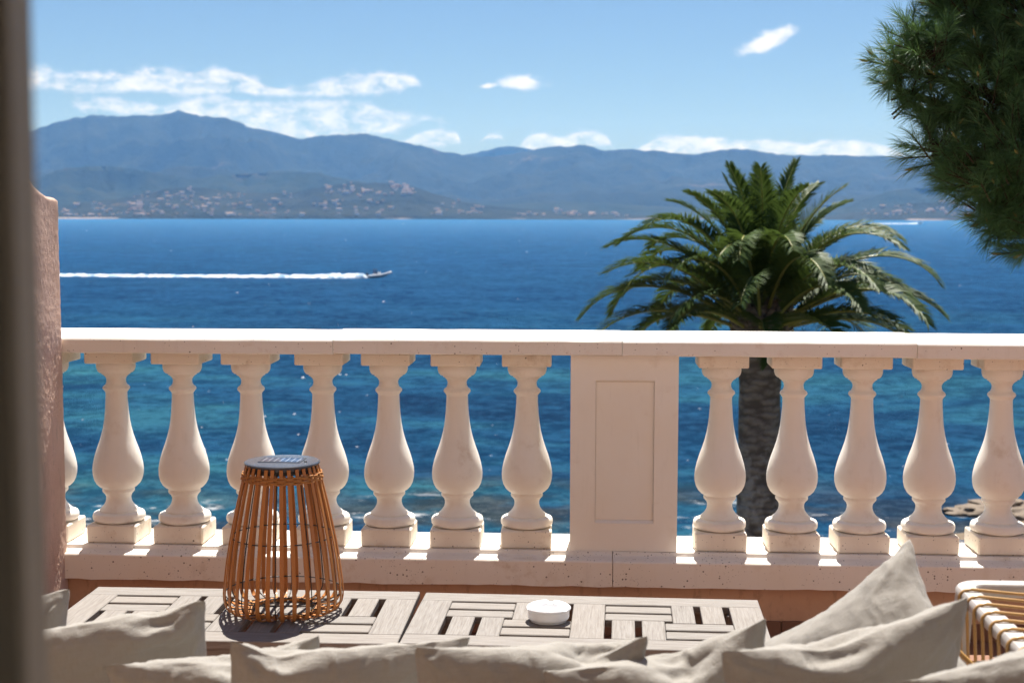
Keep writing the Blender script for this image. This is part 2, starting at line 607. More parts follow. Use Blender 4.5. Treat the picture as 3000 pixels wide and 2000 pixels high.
    finish(nt, nt.mix(nt.noise(coord(nt), 4), (0.26, 0.24, 0.06), (0.16, 0.18, 0.04)), 0.4, None, 0.4)
    M['rachis'] = m
    m, nt = new_mat('palm_trunk_bark')
    p = coord(nt)
    warp = nt.vmath('ADD', p, nt.vmath('MULTIPLY', nt.noise(p, 6, 3, 0.6, 'Color'), (0.25, 0.25, 0.12)))
    vo = nt.n('ShaderNodeTexVoronoi', feature='F1', ins={'Vector': nt.map(warp, (4.2, 4.2, 12)), 'Scale': 1.0, 'Randomness': 1.0})
    nz = nt.noise(p, 3.2, 8, 0.72)
    c = nt.mix(nt.step(vo.outputs['Distance'], 0.2, 0.75), (0.24, 0.205, 0.175), (0.11, 0.09, 0.076))
    zz = nt.n('ShaderNodeSeparateXYZ', ins={0: world_pos(nt)}).outputs[2]
    lich = nt.math('MULTIPLY', nt.step(nz, 0.48, 0.62), nt.math('SUBTRACT', 1.0, nt.step(zz, -2.0, -0.9)))
    c = nt.mix(nt.math('MULTIPLY', lich, 0.7), c, (0.36, 0.34, 0.31))
    h = nt.math('ADD', nt.math('MULTIPLY', vo.outputs['Distance'], -1.0), nt.math('MULTIPLY', nz, 0.8))
    finish(nt, c, 0.9, nt.bump(h, 0.9, 0.05), 0.15)
    M['palm_bark'] = m
    m, nt = new_mat('pine_bark')
    p = coord(nt)
    finish(nt, nt.mix(nt.noise(nt.map(p, (1, 1, 0.3)), 18, 5), (0.075, 0.048, 0.032), (0.04, 0.027, 0.02)), 0.9, nt.bump(nt.noise(p, 25, 4), 0.8, 0.02), 0.1)
    M['pine_bark'] = m
    m, nt = new_mat('pine_bud')
    finish(nt, nt.mix(nt.noise(coord(nt), 30), (0.17, 0.19, 0.05), (0.16, 0.09, 0.04)), 0.6, None, 0.2)
    M['bud'] = m

    # far land: maquis, bare earth, pale shore
    def land(name, a, b, bare, sand):
        m, nt = new_mat(name)
        p = world_pos(nt)
        c = nt.mix(nt.step(nt.noise(p, 0.0035, 6, 0.68), 0.35, 0.68), a, b)
        c = nt.mix(nt.math('MULTIPLY', nt.step(nt.noise(nt.vmath('ADD', p, (900, 0, 0)), 0.0016, 6, 0.7), 0.60, 0.72), bare), c, (0.16, 0.115, 0.085))
        if sand:
            z = nt.n('ShaderNodeSeparateXYZ', ins={0: p}).outputs[2]
            sh = nt.math('MULTIPLY', nt.math('SUBTRACT', 1.0, nt.step(z, -8.0, -4.5)), nt.step(nt.noise(p, 0.0022, 3), 0.52, 0.60))
            c = nt.mix(sh, c, (0.30, 0.24, 0.20))
        h = nt.noise(p, 0.02, 6, 0.7)
        finish(nt, c, 0.95, nt.bump(h, 1.0, 30.0), 0.05)
        return m
    M['land_near'] = land('coastal_scrub', (0.0128, 0.0170, 0.0090), (0.0310, 0.0330, 0.0181), 0.5, True)
    M['land_mid'] = land('wooded_hills', (0.0117, 0.0192, 0.0096), (0.0277, 0.0330, 0.0170), 0.35, False)
    M['land_far'] = land('mountain_maquis', (0.0101, 0.0150, 0.0096), (0.0235, 0.0277, 0.0165), 0.5, False)

    def plain(name, a, b, sc, rough=0.8):
        m, nt = new_mat(name)
        finish(nt, nt.mix(nt.noise(world_pos(nt), sc, 3), a, b), rough, None, 0.2)
        return m
    M['house_white'] = plain('white_render', (0.5621, 0.5336, 0.4920), (0.4920, 0.4634, 0.4218), 0.05)
    M['house_pink'] = plain('pink_render', (0.4211, 0.2932, 0.2449), (0.3947, 0.2719, 0.2171), 0.05)
    M['house_cream'] = plain('cream_render', (0.4759, 0.4079, 0.3121), (0.4481, 0.3801, 0.2932), 0.05)
    M['roof_tile'] = plain('roof_tiles', (0.30, 0.21, 0.165), (0.25, 0.17, 0.135), 0.3)
    M['pane'] = plain('window_pane', (0.05, 0.06, 0.07), (0.07, 0.08, 0.09), 0.3, 0.1)
    M['rock'] = plain('shore_rock', (0.20, 0.155, 0.115), (0.12, 0.093, 0.07), 1.2)
    m, nt = new_mat('garden_ground')
    p = world_pos(nt)
    c = nt.mix(nt.step(nt.noise(p, 0.35, 6, 0.7), 0.40, 0.60), (0.035, 0.055, 0.02), (0.13, 0.10, 0.065))
    gy = nt.n('ShaderNodeSeparateXYZ', ins={0: p}).outputs[1]
    c = nt.mix(nt.step(nt.math('ADD', gy, nt.math('MULTIPLY', nt.noise(p, 0.12, 4), 14.0)), 55.0, 62.0), c, nt.mix(nt.noise(p, 1.3, 5, 0.7), (0.10, 0.075, 0.055), (0.26, 0.20, 0.14)))
    finish(nt, c, 0.95, nt.bump(nt.noise(p, 2.2, 6, 0.7), 1.0, 0.25), 0.1)
    M['garden'] = m
    M['rubber'] = plain('grey_rubber_tube', (0.60, 0.61, 0.63), (0.52, 0.53, 0.55), 2.0, 0.45)
    M['hull'] = plain('white_hull', (0.68, 0.68, 0.66), (0.62, 0.62, 0.60), 2.0, 0.3)
    M['engine'] = plain('dark_engine', (0.03, 0.03, 0.035), (0.05, 0.05, 0.055), 3.0, 0.4)
    M['dark_cloth'] = plain('dark_clothing', (0.035, 0.04, 0.055), (0.06, 0.06, 0.075), 3.0)
    M['red_cloth'] = plain('maroon_clothing', (0.10, 0.05, 0.05), (0.14, 0.07, 0.07), 3.0)
    M['skin'] = plain('skin', (0.42, 0.25, 0.17), (0.38, 0.22, 0.15), 5.0, 0.5)
    M['hair'] = plain('dark_hair', (0.03, 0.02, 0.015), (0.05, 0.035, 0.025), 9.0, 0.5)

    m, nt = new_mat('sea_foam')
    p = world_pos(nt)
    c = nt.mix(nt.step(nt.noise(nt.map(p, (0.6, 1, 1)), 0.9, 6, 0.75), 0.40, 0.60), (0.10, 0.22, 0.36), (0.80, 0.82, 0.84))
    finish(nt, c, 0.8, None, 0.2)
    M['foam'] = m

    # sea
    m, nt = new_mat('sea_water')
    p = world_pos(nt)
    sp = nt.n('ShaderNodeSeparateXYZ', ins={0: p})
    y = sp.outputs[1]
    q2 = nt.map(p, (0.35, 1, 1))
    # sea bed: sand shows turquoise, sea grass shows navy; deep water further out
    bed = nt.noise(nt.map(p, (0.55, 1, 1)), 0.055, 5, 0.62, dist=0.5)
    near = nt.math('SUBTRACT', 1.0, nt.step(y, 85.0, 240.0))
    chop = nt.noise(nt.map(p, (0.95, 1, 1)), 0.11, 10, 0.82)
    deep = nt.mix(nt.step(y, 200.0, 2500.0), (0.0118, 0.0745, 0.1894), (0.0171, 0.0915, 0.2075))
    shal = nt.ramp(bed, [(0.34, (0.0117, 0.0602, 0.1505)), (0.47, (0.0157, 0.0942, 0.2119)), (0.58, (0.0289, 0.1465, 0.2419)), (0.74, (0.0471, 0.2158, 0.2681))])
    c = nt.mix(near, deep, shal)
    big = nt.noise(nt.map(p, (0.25, 1, 1)), 0.012, 4, 0.6)
    c = nt.mix(nt.math('MULTIPLY', nt.step(big, 0.4, 0.7), 0.30), c, (0.0132, 0.0748, 0.1672))
    rk = nt.math('MULTIPLY', nt.math('SUBTRACT', 1.0, nt.step(nt.math('ADD', y, nt.math('MULTIPLY', nt.noise(p, 0.08, 4), 30.0)), 78.0, 92.0)), 0.75)
    c = nt.mix(nt.math('MULTIPLY', rk, nt.step(nt.noise(p, 0.16, 4), 0.42, 0.6)), c, (0.085, 0.085, 0.075))
    shore = nt.math('MULTIPLY', nt.math('SUBTRACT', 1.0, nt.step(nt.math('ADD', y, nt.math('MULTIPLY', nt.noise(p, 0.07, 3), 26.0)), 74.0, 80.0)), nt.step(nt.noise(nt.map(p, (0.6, 1, 1)), 0.5, 5, 0.7), 0.56, 0.63))
    wv = nt.math('ADD', nt.math('ADD', nt.math('MULTIPLY', nt.noise(q2, 0.25, 3, 0.5), 1.0), nt.math('MULTIPLY', nt.noise(q2, 0.9, 4, 0.6), 0.6)),
                 nt.math('MULTIPLY', nt.noise(p, 3.0, 3, 0.6), 0.2))
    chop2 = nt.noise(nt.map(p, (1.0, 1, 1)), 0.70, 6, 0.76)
    wave_shade = nt.math('ADD', nt.math('MULTIPLY', chop, 0.45), nt.math('MULTIPLY', chop2, 0.55))
    c = nt.mix(nt.step(wave_shade, 0.44, 0.56), nt.mix(1.0, c, (0.55, 0.62, 0.68), 'MULTIPLY'), nt.mix(1.0, c, (1.5, 1.35, 1.25), 'MULTIPLY'))  # shading of the wave faces, light and dark, painted into the water colour
    wv = nt.math('ADD', wv, nt.math('MULTIPLY', chop, 3.0))
    nrm = nt.bump(wv, 1.0, 0.9)
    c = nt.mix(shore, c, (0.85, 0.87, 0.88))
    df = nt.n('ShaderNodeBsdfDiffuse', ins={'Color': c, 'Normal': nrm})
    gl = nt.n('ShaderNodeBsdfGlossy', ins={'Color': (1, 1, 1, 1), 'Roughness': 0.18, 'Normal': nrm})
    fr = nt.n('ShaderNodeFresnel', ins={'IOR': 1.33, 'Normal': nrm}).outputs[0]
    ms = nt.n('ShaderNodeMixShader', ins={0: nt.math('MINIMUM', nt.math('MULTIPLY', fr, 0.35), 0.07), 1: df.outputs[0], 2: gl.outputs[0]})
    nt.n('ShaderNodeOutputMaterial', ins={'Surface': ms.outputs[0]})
    M['sea'] = m


make_materials()

# ------------------------------------------------------------------ sea, land, haze
SEA = -12.0


def build_land():
    v, f = [], []
    xs = np.concatenate([-np.geomspace(12500, 20, 26), [0], np.geomspace(20, 12500, 26)])
    ys = np.concatenate([[-90, 0, 30], np.geomspace(50, 9000, 60)])
    X, Y = np.meshgrid(xs, ys)
    V = np.stack([X.ravel(), Y.ravel(), np.full(X.size, SEA)], 1)
    nx = len(xs)
    i, j = np.meshgrid(np.arange(nx - 1), np.arange(len(ys) - 1))
    a = (j * nx + i).ravel()
    F = np.stack([a, a + 1, a + nx + 1, a + nx], 1)
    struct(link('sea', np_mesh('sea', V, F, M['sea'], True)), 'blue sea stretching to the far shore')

    k = 1.2755

    def ridge(name, prof, R0, R, base, relief, mat, seed, label, na=460, nr=56, back=1.25, rnoise=0.05, pw=1.0):
        pa, ph = [], []
        for x, y in prof:
            a, e = azel(x * k, y * k)
            pa.append(a)
            ph.append(CAM_H + R * tan(e))
        az = np.linspace(radians(-32), radians(30), na)
        h = np.interp(az, pa, ph)
        ker = np.hanning(7)
        ker /= ker.sum()
        h = np.convolve(np.pad(h, 3, 'edge'), ker, 'valid')
        h = h + (fbm(az * 260, az * 0 + seed, 4, seed) - 0.5) * 0.035 * (h - base)
        t = np.linspace(0, 1, nr)
        tb = np.linspace(0, 1, 10)[1:]
        A, T = np.meshgrid(az, t)
        Hc = np.broadcast_to(h, A.shape)
        Rf = R0 * (1 + rnoise * (fbm(A * 30, A * 0, 4, seed + 50) - 0.5)) + (R - R0) * T
        X, Y = Rf * np.sin(A), Rf * np.cos(A)
        sc = relief
        n = fbm(X / sc, Y / sc, 6, seed + 9, 0.52, True)
        n2 = fbm(X / (sc * 2.7), Y / (sc * 2.7), 4, seed + 23)
        T2 = np.clip(T + (n2 - 0.5) * 0.5 * T * (1 - T) * 2, 0, 1)
        s = T2 ** (0.72 * pw)
        Z = base + (Hc - base) * s * (1 - (1 - n) * 0.75 * (4 * T * (1 - T)) ** 0.8 * 1.5)
        A2, T3 = np.meshgrid(az, tb)
        R2 = R + (back - 1) * R * T3
        X2, Y2 = R2 * np.sin(A2), R2 * np.cos(A2)
        Z2 = base + (np.broadcast_to(h, A2.shape) - base) * (1 - 0.9 * T3 ** 1.3)
        X, Y, Z = np.vstack([X, X2]), np.vstack([Y, Y2]), np.vstack([Z, Z2])
        V = np.stack([X.ravel(), Y.ravel(), Z.ravel()], 1)
        i, j = np.meshgrid(np.arange(na - 1), np.arange(X.shape[0] - 1))
        a = (j * na + i).ravel()
        F = np.stack([a, a + 1, a + na + 1, a + na], 1)
        o = struct(link(name, np_mesh(name, V, F, mat, True)), label)
        return az, Rf, Z[:nr], o

    main = [(-300, 360), (-60, 330), (65, 303), (110, 288), (165, 271), (220, 264), (260, 267), (300, 266), (345, 264), (380, 262), (398, 257), (415, 256), (430, 260), (450, 266), (490, 272), (530, 275),
            (575, 294), (630, 304), (690, 319), (730, 312), (780, 308), (830, 305), (870, 313), (930, 326), (1000, 345), (1070, 358), (1130, 360), (1190, 350), (1240, 341),
            (1290, 336), (1350, 335), (1385, 346), (1440, 345), (1500, 346), (1560, 353), (1600, 356), (1650, 346), (1720, 344), (1780, 351), (1850, 357), (1920, 355), (1980, 359),
            (2040, 358), (2120, 364), (2250, 372), (2400, 380), (2700, 400)]
    mid = [(-300, 400), (0, 440), (70, 415), (140, 388), (230, 380), (300, 386), (370, 400), (440, 412), (520, 402), (620, 394), (700, 396), (780, 408), (860, 424), (950, 444), (1050, 462),
           (1150, 470), (1300, 462), (1450, 470), (1600, 478), (1800, 474), (1960, 468), (2040, 440), (2120, 429), (2200, 434), (2300, 450), (2700, 470)]
    near = [(-300, 470), (65, 482), (135, 474), (220, 463), (300, 452), (380, 434), (440, 430), (520, 438), (620, 444), (690, 440), (745, 428), (800, 420), (880, 420), (950, 428), (1000, 446), (1040, 458),
            (1100, 470), (1180, 478), (1290, 484), (1400, 490), (1500, 496), (1700, 498), (1900, 496), (2000, 482), (2080, 468), (2160, 464), (2260, 470), (2400, 480), (2700, 486)]
    far = [(-300, 420), (700, 420), (1000, 380), (1060, 358), (1100, 350), (1140, 341), (1170, 336), (1200, 340), (1225, 341), (1260, 350), (1330, 372), (1500, 420), (2700, 420)]
    ridge('distant_mountain', far, 12350, 12700, SEA, 1500, M['land_far'], 77, 'palest hazy peak in the dip between the ridges', 300, 24, 1.02)
    ridge('mountain_range', main, 8300, 10600, 5, 900, M['land_far'], 5, 'long blue mountain ridge along the skyline', 520, 70, 1.12, pw=0.8)
    ridge('wooded_hills', mid, 6900, 7900, SEA, 620, M['land_mid'], 31, 'darker wooded hills below the mountain ridge', 460, 46, 1.06)
    sh = ridge('coastal_slope', near, 5850, 6650, SEA - 1, 420, M['land_near'], 12, 'low coastal slope dotted with houses above the far shore', 620, 56, 1.03, 0.02, 0.9)
    return sh


COAST = build_land()


def build_haze():
    m = bpy.data.materials.new('sea_haze')
    m.use_nodes = True
    nt = NT(m.node_tree)
    pv = nt.n('ShaderNodeVolumePrincipled', ins={'Color': (0.18, 0.45, 1.0, 1), 'Absorption Color': (1, 1, 1, 1), 'Density': 4.7e-5, 'Anisotropy': 0.35})
    nt.n('ShaderNodeOutputMaterial', ins={'Volume': pv.outputs[0]})
    b = MB().box(-13500, 13500, -160, 13300, SEA - 2.5, 860).build('haze', m)
    b['kind'] = 'stuff'
    b['label'] = 'thin blue haze over the bay and the mountains'


build_haze()


# ------------------------------------------------------------------ terrace and building shell
def build_terrace():
    fl = struct(MB().box(-2.6, 3.6, 0.9, 5.19, -0.25, -0.012).build('terrace_floor', M['grout']), 'terracotta tiled terrace floor')
    t = 0.33
    me = MB().box(-t / 2 + 0.003, t / 2 - 0.003, -t / 2 + 0.003, t / 2 - 0.003, -0.012, 0, bev=0.0015).mesh('tile', M['tile'])
    for i in range(17):
        for j in range(12):
            link('tile', me, fl, ((-2.0 + t / 2 + i * t + 0.02), 5.18 - t / 2 - j * t, random.uniform(-0.0008, 0.0008)), (0, 0, random.choice((0, pi))))
    # low wall below the balustrade, down to the garden
    pw = MB().box(-2.3, 3.6, 5.19, 5.46, -11.2, 0.191).build('parapet_wall', M['salmon'])
    tag(pw, 'low salmon painted wall under the stone balustrade', 'wall')
    sk = MB().box(-t / 2 + 0.002, t / 2 - 0.002, -0.011, 0, 0, 0.064, bev=0.002).mesh('skirting_tile', M['tile'])
    for i in range(16):
        link('skirting_tile', sk, pw, (0.725 - 8 * t + t / 2 + i * t, 5.189, 0.001))
    # side wall with the scrolled top
    pts = []
    y_end, y0 = 5.186, 0.9
    top = [(y_end, 1.600), (y_end - 0.008, 1.609), (y_end - 0.022, 1.613), (y_end - 0.05, 1.616), (y_end - 0.09, 1.6175), (y_end - 0.136, 1.6275), (y_end - 0.19, 1.642), (y_end - 0.24, 1.660), (y_end - 0.278, 1.681), (y_end - 0.34, 1.72),
           (y_end - 0.44, 1.775), (y_end - 0.6, 1.83), (y_end - 0.85, 1.88), (y_end - 1.2, 1.90), (y0, 1.90)]
    # dense grid on the visible face so that the render coat is real relief
    ny, nz = 260, 230
    ys = y_end - (y_end - 3.6) * (np.linspace(0, 1, ny) ** 1.35)
    tp = np.interp(ys[::-1], [p[0] for p in top][::-1], [p[1] for p in top][::-1])[::-1]
    zs = np.linspace(0, 1, nz)
    Yg, Zg = np.meshgrid(ys, zs)
    Zg = Zg * np.broadcast_to(tp, Yg.shape)
    nse = fbm(Yg * 120, Zg * 85, 3, 3, 0.7) * 0.0030 + fbm(Yg * 9, Zg * 7, 3, 8) * 0.003 + 0.004
    Xg = -1.957 + nse
    rr = np.clip((y_end - Yg) / 0.012, 0, 1)
    Xg = Xg - (1 - np.sqrt(1 - (1 - rr) ** 2)) * 0.012
    tr = np.clip((np.broadcast_to(tp, Yg.shape) - Zg) / 0.012, 0, 1)
    Xg = Xg - (1 - np.sqrt(1 - (1 - tr) ** 2)) * 0.012
    Yg = Yg + (fbm(Zg * 80, Zg * 0 + 2, 3, 6)[:, :] - 0.5) * 0.006 * (1 - rr)
    V = np.stack([Xg.ravel(), Yg.ravel(), Zg.ravel()], 1)
    i, j = np.meshgrid(np.arange(ny - 1), np.arange(nz - 1))
    a = (j * ny + i).ravel()
    F = np.stack([a, a + ny, a + ny + 1, a + 1], 1)
    sw = thing('side_wall', 'rough pink rendered side wall with a curved top', 'wall')
    link('render_coat', np_mesh('render_coat', V, F, M['stucco'], True), sw)
    poly = [(y0, -0.2)] + [(y_end - 0.004, -0.2)] + [(min(y, y_end - 0.004), z - 0.004) for y, z in top]
    MB().prism(poly, -2.16, -1.962).build('wall_core', M['stucco'], sw)
    # facade around the garden door and the dim room the camera stands in
    fa = MB()
    fa.box(-2.7, -0.42, 0.72, 0.95, -11.2, 6.0)
    fa.box(1.35, 4.6, 0.72, 0.95, -11.2, 6.0)
    fa.box(-0.42, 1.35, 0.72, 0.95, 2.4, 6.0)
    fa.box(-0.42, 1.35, 0.72, 0.95, -11.2, -0.012)
    tag(fa.build('hotel_facade', M['facade']), 'salmon hotel facade around the terrace door', 'building')
    rm = MB()
    rm.box(-2.7, 3.0, -3.2, -3.05, 0, 2.75)
    rm.box(-2.7, -2.55, -3.05, 0.715, 0, 2.75)
    rm.box(2.85, 3.0, -3.05, 0.715, 0, 2.75)
    struct(rm.build('room_wall', M['room']), 'walls of the room behind the terrace door')
    struct(MB().box(-2.7, 3.0, -3.2, 0.715, 2.76, 2.9).build('room_ceiling', M['room']))
    struct(MB().box(-2.7, 3.0, -3.2, 0.90, -0.2, -0.013).build('room_floor', M['room']))
    # opened window door whose edge fills the left border
    wf = thing('window_door_frame', 'dark taupe painted door frame edge along the far left', 'door frame', (-0.2640, 0.66, 0))
    MB().box(-0.020, 0.0, -0.016, 0.016, 0.02, 2.36, bev=0.003).build('bead', M['taupe'], wf)
    MB().box(-0.030, -0.0203, -0.019, 0.019, 0.02, 2.36, bev=0.002).build('rebate', M['taupe'], wf)
    MB().box(-0.155, -0.0303, -0.030, 0.030, 0.0, 2.38, bev=0.004).build('stile', M['taupe'], wf)


build_terrace()


# ------------------------------------------------------------------ balustrade
def build_balustrade():
    rnd = random.Random(4)
    B = thing('balustrade', 'white painted stone balustrade with bulbous balusters overlooking the sea', 'balustrade', (0, 5.19, 0))

    def segs(name, poly, cuts, mat, dz):
        for a, b, d in zip(cuts[:-1], cuts[1:], dz):
            nseg = max(2, int((b - a) / 0.05))
            n = len(poly)
            v, f = [], []
            for s in range(nseg + 1):
                x = a + 0.0012 + (b - a - 0.0024) * s / nseg
                for q, (y, z) in enumerate(poly):
                    e = 0.0
                    if 'base' in name and q in (0, 1):
                        e = (vnoise(x * 40, q * 3.0, 5) - 0.5) * 0.006
                    wob = (vnoise(x * 9, q * 0.7, 2) - 0.5) * 0.0016
                    v.append((x, y - 5.19 + wob, z + d + (e if q == 0 else 0) + wob))
            for s in range(nseg):
                for i in range(n):
                    j = (i + 1) % n
                    f.append((s * n + i, s * n + j, (s + 1) * n + j, (s + 1) * n + i))
            f.append(tuple(range(n)))
            f.append(tuple(nseg * n + i for i in range(n - 1, -1, -1)))
            MB().add(v, f).build(name, mat, B, True, 32)
    rail = [(5.190, 1.043), (5.190, 1.088), (5.194, 1.0935), (5.200, 1.0955), (5.422, 1.1145), (5.433, 1.112), (5.437, 1.104), (5.437, 1.043), (5.432, 1.039), (5.195, 1.039)]
    segs('handrail', rail, [-2.3, -0.935, 0.1315, 1.196, 2.4, 3.6], M['stone_rail'], [0, 0.0028, 0.0016, -0.0016, 0.001])
    base = [(5.150, 0.192), (5.150, 0.282), (5.153, 0.2865), (5.158, 0.288), (5.205, 0.2895), (5.2125, 0.2915), (5.2175, 0.296), (5.2195, 0.303), (5.2225, 0.3075), (5.50, 0.3085), (5.50, 0.192)]
    segs('base_course', base, [-2.3, 0.1026, 2.35, 3.6], M['stone_pitted'], [0.0, -0.001, 0.0008])

    # baluster: turned body between two square blocks
    U = 0.7305 / 558.0
    prof_px = [(34, 31), (55, 31.5), (56.5, 36), (56, 44), (53, 51), (48, 55), (41.5, 56.5), (41, 60), (36, 63), (30, 70), (27.5, 77), (28, 84), (31, 90), (37, 94), (39.3, 98), (38.5, 102), (34, 107),
               (31, 112), (31, 120), (31.5, 135), (32.5, 150), (34, 172), (36.5, 195), (40.5, 218), (46, 240), (53, 262), (61, 284), (67.5, 306), (71.8, 326), (73.3, 343), (72.5, 358), (69, 372),
               (62.5, 384), (54, 392), (46, 396.5), (45.5, 398), (46.8, 401), (46.3, 405), (43, 408), (38.5, 412), (36, 418), (36.2, 425), (38.5, 433), (43, 440), (49, 446.5), (54, 450), (55.5, 452),
               (55.5, 456), (66, 457), (72, 460), (75.2, 466), (76, 474), (75, 482), (71, 488), (64, 491.5), (50, 493)]
    zp = [31, 55, 59, 77, 98, 111, 149, 194, 238, 283, 328, 343, 398, 418, 446, 456, 474, 493]
    zm = [0.994, 0.953, 0.948, 0.926, 0.894, 0.877, 0.8305, 0.772, 0.714, 0.655, 0.596, 0.579, 0.504, 0.4717, 0.432, 0.416, 0.3955, 0.3762]
    prof = [(r * U, float(np.interp(z, zp, zm))) for r, z in prof_px]
    body = MB().lathe(prof, 48).mesh('turned_body', M['stone'], True, 26)
    h = 0.0925
    cap = MB().box(-h, h, -h, h, 0.9935, 1.0385, bev=0.004).mesh('capital_block', M['stone_block'])
    pl = MB().box(-0.0955, 0.0955, -0.0955, 0.0955, 0.3085, 0.3765, bev=0.005).mesh('plinth', M['stone_block'])
    xs = [-2.06, -1.800, -1.541, -1.277, -1.000, -0.748, -0.487, -0.222, 0.507, 0.776, 1.030, 1.285, 1.542, 1.80, 2.06, 2.32, 2.58, 2.84, 3.10, 3.36]
    for x in xs:
        k = rnd.uniform(0.988, 1.012)
        b = link('baluster', body, B, (x, 5.333 - 5.19 + rnd.uniform(-0.003, 0.003), 0), (0, 0, rnd.uniform(0, 6.28)), (k, k, 1))
        link('capital_block', cap, b, (0, 0, 0), (0, 0, rnd.uniform(-0.03, 0.03) - b.rotation_euler.z), (1, 1, 1))
        link('plinth', pl, b, (0, 0, 0), (0, 0, rnd.uniform(-0.025, 0.025) - b.rotation_euler.z))
    # panelled pier
    x0, x1, ya, yb, za, zb = -0.0565, 0.3405, 5.2235, 5.43, 0.3085, 1.0388
    P = MB().box(x0, x1, ya + 0.016, yb, za, zb).build('pier', M['stone'], B)
    px0, px1, pz0, pz1 = 0.036, 0.253, 0.424, 0.941
    fr = MB()
    y1 = ya + 0.0159
    for a, b, c, d in ((x0, px0, za, zb), (px1, x1, za, zb), (px0, px1, za, pz0 - 0.010), (px0, px1, pz1 + 0.008, zb)):
        fr.box(a, b, ya, y1, c, d)
    fr.build('pier_frame', M['stone'], P)
    MB().box(px0 + 0.0005, px1 - 0.0005, ya + 0.0125, y1, pz0 + 0.0005, pz1 - 0.0005, bev=0.001).build('pier_panel', M['stone'], P)
    MB().prism([(ya + 0.0005, pz0 - 0.0098), (ya + 0.0158, pz0 - 0.0098), (ya + 0.0158, pz0), (ya + 0.0125, pz0)], px0 + 0.0002, px1 - 0.0002).build('panel_moulding', M['stone'], P)
    MB().prism([(ya + 0.0005, pz1 + 0.0078), (ya + 0.0158, pz1 + 0.0078), (ya + 0.0158, pz1), (ya + 0.0125, pz1)], px0 + 0.0002, px1 - 0.0002).build('panel_moulding', M['stone'], P)
    for o in [P] + list(P.children):
        for vv in o.data.vertices:
            vv.co.y -= 5.19


build_balustrade()


# ------------------------------------------------------------------ teak tables
def build_table(name, label, cx, cy, rz, w, d):
    T = thing(name, label, 'table', (cx, cy, 0), rz, 'low teak tables by the balustrade')
    th, top = 0.024, 0.33
    rnd = random.Random(int(cx * 100))

    def board(nm, x0, x1, y0, y1, along='x', z=0.0, parent=T):
        L, Wd = (x1 - x0, y1 - y0) if along == 'x' else (y1 - y0, x1 - x0)
        me = MB().box(-L / 2, L / 2, -Wd / 2, Wd / 2, -th, 0, bev=0.0022).mesh(nm, M['teak'])
        return link(nm, me, parent, ((x0 + x1) / 2, (y0 + y1) / 2, top + z + rnd.uniform(-0.0006, 0.0006)), (0, 0, 0 if along == 'x' else pi / 2))
    rl = 0.092
    st = [(-w / 2, -w / 2 + 0.098), (-0.05, 0.05), (w / 2 - 0.098, w / 2)]
    e = 0.0012
    board('rail_board', -w / 2, w / 2, d / 2 - rl, d / 2)
    board('rail_board', -w / 2, w / 2, -d / 2, -d / 2 + rl)
    for a, b in st:
        board('stile_board', a, b, -d / 2 + rl + e, d / 2 - rl - e, 'y')
    for (a0, a1) in ((st[0][1] + e, st[1][0] - e), (st[1][1] + e, st[2][0] - e)):
        Px, Py = a1 - a0, d - 2 * rl
        yt = d / 2 - rl
        g = 0.021
        bx, by = Px * 0.468, Py * 0.468
        sx, sy = (bx - 2 * g) / 2, (by - 2 * g) / 2
        for q in range(2):      # upper left, lying
            ya = yt - g - q * (sy + g)
            board('slat', a0, a0 + Px - bx - e, ya - sy, ya)
        for q in range(2):      # lower left, standing
            xa = a0 + g + q * (sx + g)
            board('slat', xa, xa + sx, yt - Py + e, yt - by - e, 'y')
        for q in range(2):      # upper right, standing
            xa = a1 - bx + q * (sx + g)
            board('slat', xa, xa + sx, yt - Py + by + e, yt - e, 'y')
        for q in range(2):      # lower right, lying
            ya = yt - Py + by - q * (sy + g)
            board('slat', a0 + bx + e, a1, ya - sy, ya)
    za, zb = top - th - 0.052, top - th - 0.001
    ap = MB()
    i = 0.03
    for nm, (x0, x1, y0, y1) in (('a', (-w / 2 + i, w / 2 - i, -d / 2 + i, -d / 2 + i + 0.022)), ('b', (-w / 2 + i, w / 2 - i, d / 2 - i - 0.022, d / 2 - i)),
                                 ('c', (-w / 2 + i, -w / 2 + i + 0.022, -d / 2 + i + 0.023, d / 2 - i - 0.023)), ('d', (w / 2 - i - 0.022, w / 2 - i, -d / 2 + i + 0.023, d / 2 - i - 0.023))):
        MB().box(x0, x1, y0, y1, za, zb, bev=0.002).build('apron', M['teak'], T)
    for sx in (-1, 1):
        for sy in (-1, 1):
            x, y = sx * (w / 2 - i - 0.05), sy * (d / 2 - i - 0.05)
            MB().box(x - 0.025, x + 0.025, y - 0.025, y + 0.025, 0.001, top - th - 0.001, bev=0.003).build('leg', M['teak'], T)
    # cross bearers under the slats
    for x in (-w / 4, w / 4):
        MB().box(x - 0.014, x + 0.014, -d / 2 + i + 0.024, d / 2 - i - 0.024, za + 0.012, zb).build('bearer', M['teak'], T)
    return T


build_table('teak_table', 'weathered slatted teak table carrying the rattan lantern', -1.071, 4.246, 0.0, 1.069, 0.572)
build_table('teak_table', 'weathered slatted teak table carrying the white ashtray', 0.011, 4.233, radians(-1.5), 1.070, 0.556)


